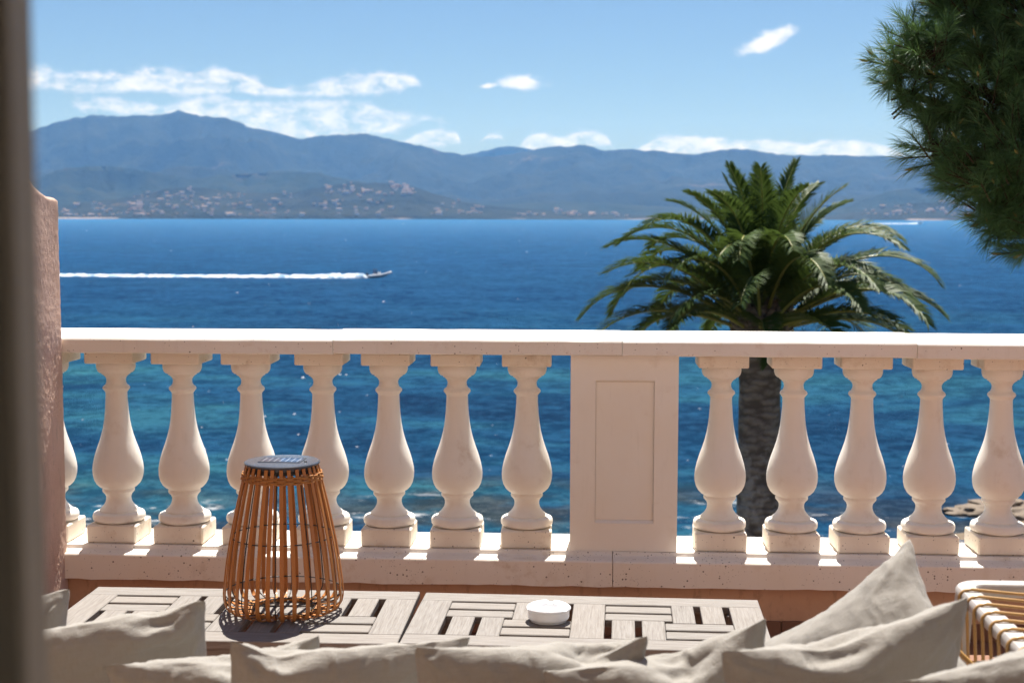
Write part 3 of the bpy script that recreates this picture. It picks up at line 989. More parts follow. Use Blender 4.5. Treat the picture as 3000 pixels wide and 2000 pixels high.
# ------------------------------------------------------------------ lantern
def build_lantern():
    L = thing('solar_lantern', 'tapered bamboo strip lantern with a round solar lid on the table', 'lantern', (-0.932, 4.283, 0.3312), radians(4))
    prof = [(0.1105, 0.458), (0.1145, 0.445), (0.1190, 0.425), (0.1255, 0.395), (0.1375, 0.345), (0.1505, 0.285), (0.1635, 0.220), (0.1735, 0.160), (0.1803, 0.105), (0.1838, 0.066), (0.1835, 0.046), (0.1800, 0.029), (0.1720, 0.016),
            (0.158, 0.008), (0.138, 0.0055), (0.118, 0.0055), (0.098, 0.0065)]
    N = 30

    def rad(z):
        zs = [p[1] for p in prof[:11]][::-1]
        rs = [p[0] for p in prof[:11]][::-1]
        return float(np.interp(z, zs, rs))
    v, f = [], []
    t = 0.0016
    n = len(prof)
    for i, (r, z) in enumerate(prof):
        a = Vector((prof[min(i + 1, n - 1)][0] - prof[max(i - 1, 0)][0], prof[min(i + 1, n - 1)][1] - prof[max(i - 1, 0)][1])).normalized()
        nx, nz = -a.y, a.x          # outward
        if nx < 0 and z > 0.03:
            nx, nz = -nx, -nz
        wd = 0.0054 + 0.0009 * min(1, (0.458 - z) / 0.3)
        if z < 0.012:
            wd *= 0.75
        for sgn, off in ((-1, t), (1, t), (1, -t), (-1, -t)):
            v.append((r + nx * off, sgn * wd, z + nz * off))
    for i in range(n - 1):
        for q in range(4):
            q2 = (q + 1) % 4
            f.append((i * 4 + q, i * 4 + q2, (i + 1) * 4 + q2, (i + 1) * 4 + q))
    f += [(0, 1, 2, 3), tuple((n - 1) * 4 + q for q in (3, 2, 1, 0))]
    me = MB().add(v, f).mesh('bamboo_strip', M['bamboo'], True, 50)
    rnd = random.Random(2)
    for k in range(N):
        link('bamboo_strip', me, L, (0, 0, rnd.uniform(-0.001, 0.001)), (0, 0, 2 * pi * k / N + rnd.uniform(-0.02, 0.02)))

    def weave(zc, rc, rows, dz, amp, horiz=False, r=0.0023):
        b = MB()
        for q in range(rows):
            for ph in (0, pi):
                pts = []
                for i in range(N * 6):
                    a = 2 * pi * i / (N * 6)
                    o = amp * cos(a * N / 2 + ph + q * pi)
                    if horiz:
                        pts.append(((rc + q * dz) * cos(a), (rc + q * dz) * sin(a), zc + o))
                    else:
                        z = zc - q * dz + 0.0012 * (1 if ph else -1)
                        R = rad(z) + o
                        pts.append((R * cos(a), R * sin(a), z))
                b.tube(pts, r, 5, closed=True)
        return b
    weave(0.434, 0, 4, 0.0058, 0.0048).build('top_weave', M['wicker'], L, True)
    weave(0.007, 0.1, 3, 0.0065, 0.0042, True).build('bottom_weave', M['wicker'], L, True)
    # wire cage
    for z, nm in ((0.238, 'hoop'), (0.062, 'hoop'), (0.447, 'hoop')):
        R = rad(z) - 0.0042
        MB().tube([(R * cos(a), R * sin(a), z) for a in np.linspace(0, 2 * pi, 65)[:-1]], 0.0018, 6, closed=True).build('wire_hoop', M['wire'], L, True)
    R = 0.096
    MB().tube([(R * cos(a), R * sin(a), 0.0125) for a in np.linspace(0, 2 * pi, 49)[:-1]], 0.0018, 6, closed=True).build('wire_hoop', M['wire'], L, True)
    wire = MB().tube([(rad(z) - 0.0044, 0, z) for z in np.linspace(0.447, 0.062, 14)] + [(0.177, 0, 0.04), (0.160, 0, 0.020), (0.13, 0, 0.0135), (0.097, 0, 0.0125)], 0.0019, 6).mesh('cage_wire', M['wire'], True)
    for k in range(10):
        link('cage_wire', wire, L, (0, 0, 0), (0, 0, 2 * pi * (k + 0.5) / 10))
    lid = MB().lathe([(0.02, 0.452), (0.1065, 0.452), (0.1075, 0.456), (0.1075, 0.4595), (0.1135, 0.4605), (0.1155, 0.463), (0.1150, 0.4665), (0.112, 0.469), (0.085, 0.4705), (0.02, 0.471)], 56).build('lid', M['lid'], L, True, 35)
    lid.rotation_euler = (0, 0, radians(-6))
    MB().lathe([(0.1, 0.440), (0.1062, 0.440), (0.1062, 0.4515), (0.1, 0.4515)], 48).build('lid_collar', M['wire'], L, True, 40)
    MB().box(-0.060, 0.060, -0.036, 0.036, 0.4702, 0.4722, bev=0.001).build('solar_panel', M['solar'], lid)
    b = MB()
    for x0, x1, y0, y1 in ((-0.066, 0.066, -0.042, -0.0365), (-0.066, 0.066, 0.0365, 0.042), (-0.066, -0.0605, -0.0364, 0.0364), (0.0605, 0.066, -0.0364, 0.0364)):
        b.box(x0, x1, y0, y1, 0.470, 0.4728, bev=0.0008)
    b.build('panel_frame', M['lid'], lid)
    MB().lathe([(0.0045, 0.0), (0.005, 0.003), (0.0035, 0.0052)], 14).build('switch_knob', M['wire'], lid, True).location = (0.079, -0.022, 0.469)


build_lantern()


# ------------------------------------------------------------------ ashtray
def build_ashtray():
    prof = [(0.030, 0.003), (0.050, 0.003), (0.0515, 0.0005), (0.0555, 0.0005), (0.0565, 0.005), (0.0605, 0.0075), (0.0625, 0.011), (0.0630, 0.016), (0.0634, 0.033), (0.0640, 0.0355), (0.0672, 0.0365), (0.0682, 0.039),
            (0.0672, 0.042), (0.063, 0.0455), (0.057, 0.0485), (0.050, 0.0502), (0.043, 0.0500), (0.037, 0.0475), (0.033, 0.043), (0.031, 0.036), (0.030, 0.024), (0.028, 0.014), (0.02, 0.012), (0.004, 0.0115)]

    def fn(p, a):
        x, y, z = p
        r = sqrt(x * x + y * y)
        if z > 0.037 and r > 0.028:
            for a0 in (radians(84), radians(204), radians(324)):
                dd = abs((a - a0 + pi) % (2 * pi) - pi) * max(r, 0.04)
                if dd < 0.010:
                    z -= max(0, z - 0.0405) * (1 - (dd / 0.010) ** 2) ** 0.5 * 0.95
        return (x, y, z)
    o = MB().lathe(prof, 96, fn=fn).build('ashtray', M['ceramic'], None, True, 60)
    o.location = (-0.109, 4.222, 0.3312)
    tag(o, 'round white ceramic ashtray with notched rim on the teak table', 'ashtray')


build_ashtray()


# ------------------------------------------------------------------ cushions (small cloth solver, two sheets sewn along the seam)
def cushion_mesh(name, seed, w=0.44, h=0.44, N=26, vol=0.42, thick=0.15, steps=70, ear=0.0, dent=None):
    rng = np.random.default_rng(seed)
    n1 = N + 1
    u = np.linspace(-0.5, 0.5, n1)
    U_, V_ = np.meshgrid(u, u)
    inside = np.zeros((n1, n1), bool)
    inside[1:-1, 1:-1] = True
    topI = np.arange(n1 * n1).reshape(n1, n1)
    botI = topI.copy()
    botI[inside] = n1 * n1 + np.arange(inside.sum())
    nv = n1 * n1 + inside.sum()
    P = np.zeros((nv, 3))
    bumpf = (1 - (2 * U_) ** 2) * (1 - (2 * V_) ** 2)
    P[topI.ravel()] = np.stack([U_ * w, V_ * h, 0.03 * bumpf], -1).reshape(-1, 3)
    bb = np.stack([U_ * w, V_ * h, -0.03 * bumpf], -1)
    P[botI[inside]] = bb[inside]
    P[:, 2] += rng.normal(0, 0.0015, nv)
    Xv = P.copy()
    faces = []
    for I, flip in ((topI, False), (botI, True)):
        q = np.stack([I[:-1, :-1], I[:-1, 1:], I[1:, 1:], I[1:, :-1]], -1).reshape(-1, 4)
        faces.append(q[:, ::-1] if flip else q)
    F = np.vstack(faces)
    groups = []
    dx, dy = w / N, h / N
    for I in (topI, botI):
        for A, Bq, rest, st in ((I[:, :-1], I[:, 1:], dx, 1.0), (I[:-1, :], I[1:, :], dy, 1.0)):
            ax = 1 if st and A.shape[1] == N else 0
            for par in (0, 1):
                sl = (slice(None), slice(par, None, 2)) if ax == 1 else (slice(par, None, 2), slice(None))
                groups.append((A[sl].ravel(), Bq[sl].ravel(), rest, 1.0))
        dg = sqrt(dx * dx + dy * dy)
        for A, Bq in ((I[:-1, :-1], I[1:, 1:]), (I[:-1, 1:], I[1:, :-1])):
            for pi_ in (0, 1):
                for pj in (0, 1):
                    groups.append((A[pi_::2, pj::2].ravel(), Bq[pi_::2, pj::2].ravel(), dg, 0.18))
        for q in (2,):
            for A, Bq, rest, ax in ((I[:, :-q], I[:, q:], q * dx, 1), (I[:-q, :], I[q:, :], q * dy, 0)):
                for par in range(4):
                    sl = (slice(None), slice(par, None, 4)) if ax == 1 else (slice(par, None, 4), slice(None))
                    groups.append((A[sl].ravel(), Bq[sl].ravel(), rest, 0.05))
    tri = np.vstack([F[:, [0, 1, 2]], F[:, [0, 2, 3]]])
    V0 = vol * w * h * thick
    corners = [topI[0, 0], topI[0, -1], topI[-1, 0], topI[-1, -1]]
    cdir = P[corners] / np.linalg.norm(P[corners], axis=1, keepdims=True)
    cdir[:, 2] += rng.normal(0, 1, 4) * ear
    lump = rng.normal(0, 1, (6, 3))
    pp = 1.0
    for s in range(steps):
        a, b, c = P[tri[:, 0]], P[tri[:, 1]], P[tri[:, 2]]
        nr = np.cross(b - a, c - a)
        vol_now = (np.einsum('ij,ij->i', np.cross(a, b), c)).sum() / 6
        pp = np.clip((V0 - vol_now) / V0 * 8, -1, 1)
        Fp = np.zeros_like(P)
        for q in range(3):
            np.add.at(Fp, tri[:, q], nr)
        Fp /= np.linalg.norm(Fp, axis=1, keepdims=True) + 1e-12
        Q = P + Fp * (0.0022 * pp)
        Q[:, 1] -= 0.0001
        Q[corners] += cdir * 0.0016
        for (cx, cy, rr, dz) in dent or ():      # hand chopped fold in the filling
            ww = np.exp(-(((Q[:, 0] - cx * w) / rr) ** 2 + ((Q[:, 1] - cy * h) / (rr * 1.6)) ** 2))
            Q[:, 1] -= ww * dz * 0.0016
        for it in range(5):
            for ia, ib, rest, st in groups:
                d = Q[ib] - Q[ia]
                L = np.sqrt(np.einsum('ij,ij->i', d, d)) + 1e-9
                k = (L - rest) / L * (0.5 * st)
                if st == 0.05:
                    k = np.minimum(k, 0)          # bending: only resists folding
                corr = d * k[:, None]
                Q[ia] += corr
                Q[ib] -= corr
        P = Q
    P -= P.mean(0)
    # refine each sheet with cubic interpolation, then press creases into it
    K = 4
    n2 = N * K + 1
    A = np.zeros((n2, n1))
    for q in range(n2):
        b0 = min(q // K, N - 1)
        f = q / K - b0
        wts = (-0.5 * f + f * f - 0.5 * f ** 3, 1 - 2.5 * f * f + 1.5 * f ** 3, 0.5 * f + 2 * f * f - 1.5 * f ** 3, -0.5 * f * f + 0.5 * f ** 3)
        for o, wt in zip((-1, 0, 1, 2), wts):
            A[q, min(max(b0 + o, 0), N)] += wt
    g = np.linspace(-0.5, 0.5, n2)
    GU, GV = np.meshgrid(g, g)
    sheets = []
    for I, sg in ((topI, 1.0), (botI, -1.0)):
        X = np.einsum('ai,bj,ijk->abk', A, A, P[I])
        nrm = np.cross(np.gradient(X, axis=1), np.gradient(X, axis=0))
        nrm /= np.linalg.norm(nrm, axis=2, keepdims=True) + 1e-12
        D = np.zeros((n2, n2))
        for q in range(34):
            if q < 22:                            # fans out of the corners
                cx, cy = rng.choice([-0.5, 0.5]), rng.choice([-0.5, 0.5, 0.5])
                ang = atan2(-cy, -cx) + rng.normal(0, 0.33)
                st, ln = rng.uniform(0.02, 0.14), rng.uniform(0.07, 0.22)
            else:                                 # puckers along the seam and slack across the face
                cx, cy = (rng.uniform(-0.45, 0.45), rng.choice([-0.5, 0.5])) if rng.random() < 0.6 else (rng.uniform(-0.3, 0.3), rng.uniform(-0.1, 0.35))
                ang = (-pi / 2 if cy > 0 else pi / 2) + rng.normal(0, 0.45)
                st, ln = rng.uniform(0.0, 0.04), rng.uniform(0.05, 0.13)
            du, dv = cos(ang), sin(ang)
            a_ = (GU - cx) * du + (GV - cy) * dv
            bend = rng.normal(0, 0.6)
            b_ = -(GU - cx) * dv + (GV - cy) * du - bend * a_ * a_
            wd = rng.uniform(0.010, 0.022) * (0.6 + 1.6 * np.clip(a_, 0, 1))
            env = np.clip((a_ - st) / 0.05, 0, 1) * np.exp(-np.clip((a_ - st) / ln, 0, None) ** 2)
            D += rng.uniform(0.0035, 0.0085) * rng.choice([1, 1, -1]) * env * (1 / (1 + (b_ / wd) ** 2) - 0.35 / (1 + (b_ / (2.6 * wd)) ** 2))
        edge = np.clip(np.minimum(0.5 - np.abs(GU), 0.5 - np.abs(GV)) / 0.02, 0, 1)
        D += (fbm(GU * 7 + seed, GV * 7 + sg * 9, 4, seed) - 0.5) * 0.014
        sheets.append(X + nrm * (sg * D * edge)[..., None] * (1 if (nrm[n2 // 2, n2 // 2, 2] * sg) > 0 else -1))
    ins2 = np.zeros((n2, n2), bool)
    ins2[1:-1, 1:-1] = True
    tI = np.arange(n2 * n2).reshape(n2, n2)
    bI = tI.copy()
    bI[ins2] = n2 * n2 + np.arange(ins2.sum())
    P2 = np.vstack([sheets[0].reshape(-1, 3), sheets[1][ins2]])
    faces = []
    for I, flip in ((tI, False), (bI, True)):
        q = np.stack([I[:-1, :-1], I[:-1, 1:], I[1:, 1:], I[1:, :-1]], -1).reshape(-1, 4)
        faces.append(q[:, ::-1] if flip else q)
    return np_mesh(name, P2, np.vstack(faces), M['linen'], True)


def build_cushions():
    # label, anchor corner, its place, yaw (right edge swings away), lean (top tips to the camera), spin in its plane, size, seed, folds
    rows = [
        ('beige linen cushion corner at the far left behind another cushion', 'r', (-1.074, 2.85, 0.776), 25, 8, 4, 0.42, 11, None),
        ('wide beige linen cushion beside the dark door frame', 'r', (-0.745, 2.70, 0.802), 20, 22, 7, 0.46, 22, [(0.3, 0.5, 0.04, 0.8)]),
        ('low beige linen cushion overlapped by one with an upturned corner', 'l', (-0.865, 2.47, 0.738), 16, 22, 5, 0.40, 33, [(0.1, 0.5, 0.04, 1.0)]),
        ('beige linen cushion below the lantern with an upturned corner', 'l', (-0.622, 2.42, 0.795), 20, 22, -4, 0.45, 44, [(-0.3, 0.5, 0.035, 1.0)]),
        ('beige linen cushion with a crumpled corner below the ashtray', 'l', (-0.286, 2.34, 0.815), 18, 22, 1, 0.44, 55, [(0.22, 0.5, 0.05, 1.2), (0.36, 0.4, 0.03, 0.8)]),
        ('beige linen cushion with a deep fold at the right end of the table', 'r', (0.331, 2.50, 0.832), 22, 24, 10, 0.44, 66, [(0.10, 0.5, 0.045, 2.0)]),
        ('broad beige linen cushion in front of the diamond cushion', 'l', (0.227, 2.30, 0.831), 18, 20, 9, 0.46, 77, [(-0.05, 0.5, 0.06, 0.8)]),
        ('beige linen cushion nearest the camera in the lower right corner', 'l', (0.465, 2.13, 0.838), 16, 18, 15, 0.46, 88, [(0.2, 0.5, 0.07, 0.6)]),
        ('pale linen cushion standing on its corner beside the rattan armchair', 'a', (0.663, 2.90, 0.892), -38, -24, 42, 0.47, 99, None),
    ]
    for i, (label, anchor, at, yaw, lean, spin, sz, seed, dent) in enumerate(rows):
        me = cushion_mesh('cushion', seed, sz, sz, dent=dent, ear=0.5, N=24, vol=0.66 if i == 8 else 0.44)
        o = link('cushion', me)
        R = Matrix.Rotation(radians(yaw), 4, 'Z') @ Matrix.Rotation(radians(90 + lean), 4, 'X') @ Matrix.Rotation(radians(spin), 4, 'Z')
        h = sz * 0.485
        cnr = Vector((-h if anchor == 'l' else h, h, 0))
        o.matrix_world = Matrix.Translation(Vector(at) - R.to_3x3() @ cnr) @ R
        tag(o, label, 'cushion', 'linen cushions along the sofa')


build_cushions()


# ------------------------------------------------------------------ sofa and rattan armchair
def build_seats():
    s = thing('rattan_sofa', 'low rattan sofa under the row of linen cushions', 'sofa', (-0.35, 2.5, 0))
    MB().box(-1.15, 1.15, -0.36, 0.40, 0.27, 0.365, bev=0.02).build('seat_cushion', M['linen'], s)
    for x0, x1, y0, y1 in ((-1.18, 1.18, -0.40, -0.365), (-1.18, 1.18, 0.405, 0.44), (-1.18, -1.155, -0.364, 0.404), (1.155, 1.18, -0.364, 0.404)):
        MB().box(x0, x1, y0, y1, 0.20, 0.27, bev=0.006).build('seat_rail', M['frame'], s)
    MB().tube([(-1.18, -0.38, 0.66), (1.18, -0.38, 0.66)], 0.018, 10).build('back_rail', M['frame'], s, True)
    for k in range(60):
        x = -1.15 + k * 2.3 / 59
        MB().tube([(x, -0.38, 0.275), (x, -0.38, 0.643)], 0.0035, 5).build('cane', M['rattan'], s, True)
    for x in (-1.15, 1.15):
        for y in (-0.38, 0.42):
            MB().tube([(x, y, 0.001), (x, y, 0.199)], 0.02, 8).build('leg', M['frame'], s, True)

    a = thing('rattan_armchair', 'bleached frame armchair wound with golden rattan cane at the right edge', 'armchair', (0.85, 3.2, 0))
    zt = 0.715
    wd, dp = 0.62, 0.64
    # top frame: flat bars with rounded outer corner
    def bar(pts, wv, hv, nm='top_bar'):
        """flat bar swept along pts, wv wide and hv thick"""
        P = [Vector(p) for p in pts]
        v, f = [], []
        for i, p in enumerate(P):
            t = (P[min(i + 1, len(P) - 1)] - P[max(i - 1, 0)]).normalized()
            n = Vector((-t.y, t.x, 0)).normalized() if abs(t.z) < 0.9 else Vector((0, 1, 0))
            b = t.cross(n).normalized()
            for s1, s2 in ((-1, -0.6), (-0.8, -1), (0.8, -1), (1, -0.6), (1, 0.6), (0.8, 1), (-0.8, 1), (-1, 0.6)):
                v.append(p + n * (s1 * wv / 2) + b * (s2 * hv / 2))
        m = 8
        for i in range(len(P) - 1):
            for q in range(m):
                f.append((i * m + q, i * m + (q + 1) % m, (i + 1) * m + (q + 1) % m, (i + 1) * m + q))
        f += [tuple(range(m)), tuple((len(P) - 1) * m + q for q in range(m - 1, -1, -1))]
        return MB().add(v, f).build(nm, M['frame'], a, True, 40)
    rc = 0.045
    arc = [(rc - rc * cos(t) + 0.0, -rc + rc * sin(t), zt) for t in np.linspace(0, pi / 2, 7)]
    bar([(0.0, -dp, zt)] + [(0.0, -dp * q / 8 - rc * (1 - q / 8), zt) for q in range(7, 0, -1)] + arc + [(wd, 0.0, zt)], 0.046, 0.030)
    bar([(wd, 0.024, zt), (wd, -dp, zt)], 0.046, 0.030)
    bar([(0.024, -dp + 0.02, zt - 0.001), (wd - 0.024, -dp + 0.02, zt - 0.001)], 0.04, 0.028)
    for x, y in ((0.004, -0.010), (wd, 0.0), (0.004, -dp + 0.03), (wd, -dp + 0.03)):
        lean = -0.03 if y > -0.1 else 0.0
        bar([(x + lean, y - lean, 0.001), (x + lean * 0.4, y - lean * 0.4, 0.4), (x, y, zt - 0.016)], 0.036, 0.034, 'post')
    bar([(0.0, -dp + 0.05, 0.42), (0.0, -0.03, 0.42)], 0.03, 0.03, 'lower_bar')
    bar([(wd, -dp + 0.05, 0.42), (wd, -0.03, 0.42)], 0.03, 0.03, 'lower_bar')
    # cane wound across the top, over the side bar and down to the lower bar
    n = 9
    for q in range(n):
        y = -0.085 - q * 0.060
        top = []
        for t in np.linspace(pi * 1.02, pi / 2, 6):
            top.append((0.0 + 0.0275 * cos(t), y, zt + 0.0185 * sin(t) + 0.002))
        pts = [(-0.012, y, 0.435), (-0.024, y, zt - 0.04)] + top + [(0.10, y - 0.002, zt + 0.012), (wd / 2, y - 0.004, zt + 0.004), (wd - 0.06, y - 0.002, zt + 0.013), (wd, y, zt + 0.0205)]
        MB().tube(pts, 0.0037, 7).build('cane', M['rattan'], a, True)
    for q in range(2):
        MB().tube([(-0.16 - 0.02 * q, -0.16 - 0.16 * q, 0.70 - 0.05 * q), (-0.07, -0.20 - 0.16 * q, 0.645 - 0.05 * q), (0.02, -0.24 - 0.16 * q, 0.56 - 0.05 * q), (0.06, -0.26 - 0.16 * q, 0.46)], 0.0055, 7).build('diagonal_cane', M['rattan'], a, True)
    MB().box(0.03, wd - 0.03, -dp + 0.04, -0.02, 0.30, 0.41, bev=0.02).build('seat_cushion', M['linen'], a)


build_seats()


# ------------------------------------------------------------------ palm
def build_palm():
    rnd = random.Random(21)
    px, py = 2.44, 20.0
    z0, zc = -10.6, 0.10
    T = thing('palm_tree', 'stout date palm with a dense crown behind the balustrade', 'palm tree', (px, py, 0))
    prof = [(0.42, z0), (0.36, z0 + 0.6), (0.31, -6), (0.295, -3), (0.285, -1.6), (0.28, -0.9), (0.30, -0.55), (0.37, -0.30), (0.42, -0.05), (0.40, 0.15), (0.28, 0.35), (0.1, 0.5)]
    zz = np.linspace(z0, 0.5, 120)
    rr = np.interp(zz, [p[1] for p in prof], [p[0] for p in prof])
    MB().lathe(list(zip(rr, zz)), 28, fn=lambda p, a: (p[0] * (1 + 0.05 * vnoise(a * 3, p[2] * 5, 1)), p[1] * (1 + 0.05 * vnoise(a * 3, p[2] * 5, 1)), p[2])).build('trunk', M['palm_bark'], T, True)
    # cut leaf bases packed round the crown shaft
    b = MB()
    for i in range(150):
        a = i * 2.39996
        z = -0.45 + 0.75 * i / 150
        r = float(np.interp(z, [p[1] for p in prof], [p[0] for p in prof]))
        l = 0.14 + 0.06 * rnd.random()
        o = Vector((cos(a), sin(a), 0))
        t = Vector((-sin(a), cos(a), 0))
        p0 = o * (r - 0.03) + Vector((0, 0, z))
        p1 = o * (r + 0.05) + Vector((0, 0, z + l))
        b.add([p0 - t * 0.07, p0 + t * 0.07, p1 + t * 0.035, p1 - t * 0.035, p1 + t * 0.03 - o * 0.05, p1 - t * 0.03 - o * 0.05], [(0, 1, 2, 3), (3, 2, 4, 5), (0, 3, 5), (1, 4, 2)])
    b.build('leaf_base', M['palm_bark'], T)['kind'] = 'stuff'

    def frond(az, el, L, droop, roll, seed, z_at, r_at, leafk=1.0):
        rr = random.Random(seed)
        n = 22
        pts = [Vector((0, 0, 0))]
        e = el
        side = 0.0
        for i in range(n):
            t = (i + 1) / n
            e = el - droop * (t ** 1.9)
            side += roll / n * t
            d = Vector((cos(e) * cos(side), cos(e) * sin(side), sin(e)))
            pts.append(pts[-1] + d * (L / n))
        Rz = Matrix.Rotation(az, 3, 'Z')
        off = Rz @ Vector((r_at, 0, z_at))
        P = [Rz @ p + off for p in pts]
        fr = MB().tube(P, [0.026 * (1 - 0.88 * i / n) + 0.003 for i in range(n + 1)], 5).build('frond', M['rachis'], T, True)
        V, F = [], []
        nl = 116
        for q in range(nl):
            t = 0.15 + 0.845 * q / (nl - 1)
            x = t * n
            i = min(int(x), n - 1)
            base = P[i].lerp(P[i + 1], x - i)
            tan_ = (P[i + 1] - P[i]).normalized()
            s0 = tan_.cross(Vector((0, 0, 1)))
            if s0.length < 0.3:
                s0 = tan_.cross(Rz @ Vector((-1, 0, 0.3)))
            s0.normalize()
            upv = s0.cross(tan_).normalized()
            ll = leafk * (0.40 * (sin(pi * min(1, 0.20 + 0.74 * t)) ** 0.7) + 0.03) * rr.uniform(0.9, 1.06)
            if t < 0.24:
                ll *= 0.3 + 7.5 * (t - 0.15)
            for s in (-1, 1):
                fwd = 0.55 + 0.35 * t + rr.uniform(-0.07, 0.07)
                lift = 0.42 - 0.25 * t + rr.uniform(-0.16, 0.16)
                d = (s0 * s * cos(fwd) + tan_ * sin(fwd)) * cos(lift) + upv * sin(lift)
                d.normalize()
                wv = (tan_ * cos(fwd) - s0 * s * sin(fwd)) * 0.85 + upv * 0.45 * s
                wv = wv.normalized() * 0.0125
                mid = base + d * ll * 0.5 + wv * 0.2
                tip = base + d * ll + Vector((0, 0, -0.10 * ll - 0.12 * ll * rr.random()))
                o = len(V)
                V += [base - wv * 0.5, base + wv * 0.5, mid + wv, mid - wv, tip]
                F += [(o, o + 1, o + 2), (o, o + 2, o + 3), (o + 3, o + 2, o + 4)]
        lf = link('leaflets', np_mesh('leaflets', [tuple(v) for v in V], F, M['palm_leaf']), fr)
        lf['kind'] = 'stuff'
    k = 0
    # crown in tiers, from the drooping skirt to the upright spear leaves
    tiers = [(11, 20, 7, 2.05, 1.20, 0.04, 0.30), (13, 36, 7, 2.35, 1.45, 0.12, 0.27), (13, 50, 7, 2.45, 1.65, 0.20, 0.22), (11, 62, 6, 2.35, 1.45, 0.27, 0.17), (9, 74, 6, 2.1, 0.85, 0.33, 0.12), (6, 83, 5, 1.9, 0.4, 0.38, 0.06)]
    for ti, (n, el, dev, L, dr, zat, rat) in enumerate(tiers):
        for i in range(n):
            az = 2 * pi * (i + 0.5 * (ti % 2) + rnd.uniform(-0.22, 0.22)) / n
            frond(az, radians(el + rnd.uniform(-dev, dev)), L * rnd.uniform(0.88, 1.08), dr * rnd.uniform(0.8, 1.35), rnd.uniform(-0.5, 0.5), 100 + k, zat - 0.05, rat)
            k += 1


build_palm()


# ------------------------------------------------------------------ pine
def build_pine():
    rng = np.random.default_rng(8)
    T = thing('pine_tree', 'dark long needled pine leaning in from the upper right', 'pine tree', (3.9, 7.3, 0))
    org = np.array([3.9, 7.3, 0.0])
    f3 = np.array(fw)
    # lobes of foliage: (pixel x, pixel y, radius in metres, distance)
    lob = [(2712, 150, 0.15, 6.55), (2662, 110, 0.08, 6.6), (2622, 190, 0.085, 6.55), (2647, 270, 0.075, 6.6), (2822, 40, 0.19, 6.7), (2722, 330, 0.10, 6.6), (2742, 430, 0.12, 6.5), (2892, 270, 0.22, 6.5), (2852, 500, 0.16, 6.45), (2982, 450, 0.25, 6.4),
           (2942, 590, 0.15, 6.45), (3052, 640, 0.19, 6.4), (3002, 60, 0.22, 6.6), (3112, 240, 0.30, 6.5), (3222, 80, 0.38, 6.7), (3222, 470, 0.36, 6.5), (3352, 300, 0.45, 6.8), (2812, -120, 0.18, 6.7),
           (3002, -150, 0.30, 6.7), (3272, -250, 0.45, 6.9), (3472, 0, 0.45, 7.0), (3452, 560, 0.40, 6.8)]
    cs, tips, dirs = [], [], []
    for x, y, r, d in lob:
        v = np.array(ray(x, y))
        c = np.array([0, 0, CAM_H]) + v * (d / v[1])
        cs.append((c, r))
    shoots = []
    for c, r in cs:
        vis = 1.0 if c[0] < 2.5 else 0.45
        n = int(max(14, 4 * pi * r * r * 175 * vis))
        for i in range(n):
            u = rng.normal(size=3)
            u /= np.linalg.norm(u)
            rr = r * (0.62 + 0.48 * rng.random() ** 1.5)
            if rng.random() < 0.15:
                rr *= 0.62
            p = c + u * rr
            d = u * 0.9 + np.array([-0.25, -0.05, 0.55]) + rng.normal(0, 0.22, 3)
            d /= np.linalg.norm(d)
            shoots.append((p, d))
    V, F = [], []
    base = 0
    bv = MB()
    tw = MB()
    nn = 84
    for si, (p, d) in enumerate(shoots):
        L = rng.uniform(0.09, 0.15)
        a = np.cross(d, [0.3, 0.1, 1.0])
        a /= np.linalg.norm(a)
        b = np.cross(d, a)
        t = rng.random(nn) ** 0.8
        ph = rng.random(nn) * 2 * pi
        root = p - d * L * 0.5 + d * (L * t)[:, None]
        spread = 0.35 + 0.75 * (1 - t) + rng.normal(0, 0.12, nn)
        rad = np.cos(ph)[:, None] * a + np.sin(ph)[:, None] * b
        nd = d * np.cos(spread)[:, None] + rad * np.sin(spread)[:, None] + np.array([0, 0, -0.10])
        nd /= np.linalg.norm(nd, axis=1, keepdims=True)
        ln = rng.uniform(0.07, 0.115, nn)[:, None]
        w = np.cross(nd, rng.normal(size=(nn, 3)))
        w /= np.linalg.norm(w, axis=1, keepdims=True)
        w *= 0.0010
        mid = root + nd * ln * 0.55
        tip = root + nd * ln + np.array([0, 0, -0.012])
        V.append(np.stack([root - w, root + w, mid + w * 0.9, mid - w * 0.9, tip], 1).reshape(-1, 3))
        o = base + np.arange(nn) * 5
        F.append(np.concatenate([np.stack([o, o + 1, o + 2], 1), np.stack([o, o + 2, o + 3], 1), np.stack([o + 3, o + 2, o + 4], 1)]))
        base += nn * 5
        tw.tube([p - d * L * 0.9 - org, p + d * L * 0.45 - org], [0.005, 0.0025], 4)
        if si % 6 == 0:
            e = p + d * (L * 0.5) - org
            bv.tube([e, e + d * 0.018, e + d * 0.040], [0.005, 0.007, 0.001], 5)
    V = np.vstack(V) - org
    cr = link('crown', np_mesh('crown', V, np.vstack(F), M['pine_needle']), T)
    cr['kind'] = 'stuff'
    tw.build('twigs', M['pine_bark'], T)['kind'] = 'stuff'
    bv.build('buds', M['bud'], T)['kind'] = 'stuff'
    trunk = [Vector((0.25, 0.1, -11)), Vector((0.1, 0.05, -6)), Vector((0, 0, -2)), Vector((-0.1, -0.05, 0.5)), Vector((-0.15, -0.1, 2.0)), Vector((-0.1, -0.15, 3.4)), Vector((0, -0.1, 4.4))]
    MB().tube(trunk, [0.3, 0.26, 0.22, 0.18, 0.14, 0.08, 0.03], 14).build('trunk', M['pine_bark'], T, True)
    for c, r in cs:
        e = Vector(c - org)
        z = min(3.8, max(0.3, e.z - 0.9 + 0.25 * e.z))
        s = Vector((-0.12, -0.08, z))
        mdl = s.lerp(e, 0.55) + Vector((0, 0, -0.15))
        MB().tube([s, mdl, e, e + (e - mdl).normalized() * r * 0.5], [0.05, 0.032, 0.016, 0.006], 7).build('branch', M['pine_bark'], T, True)


build_pine()


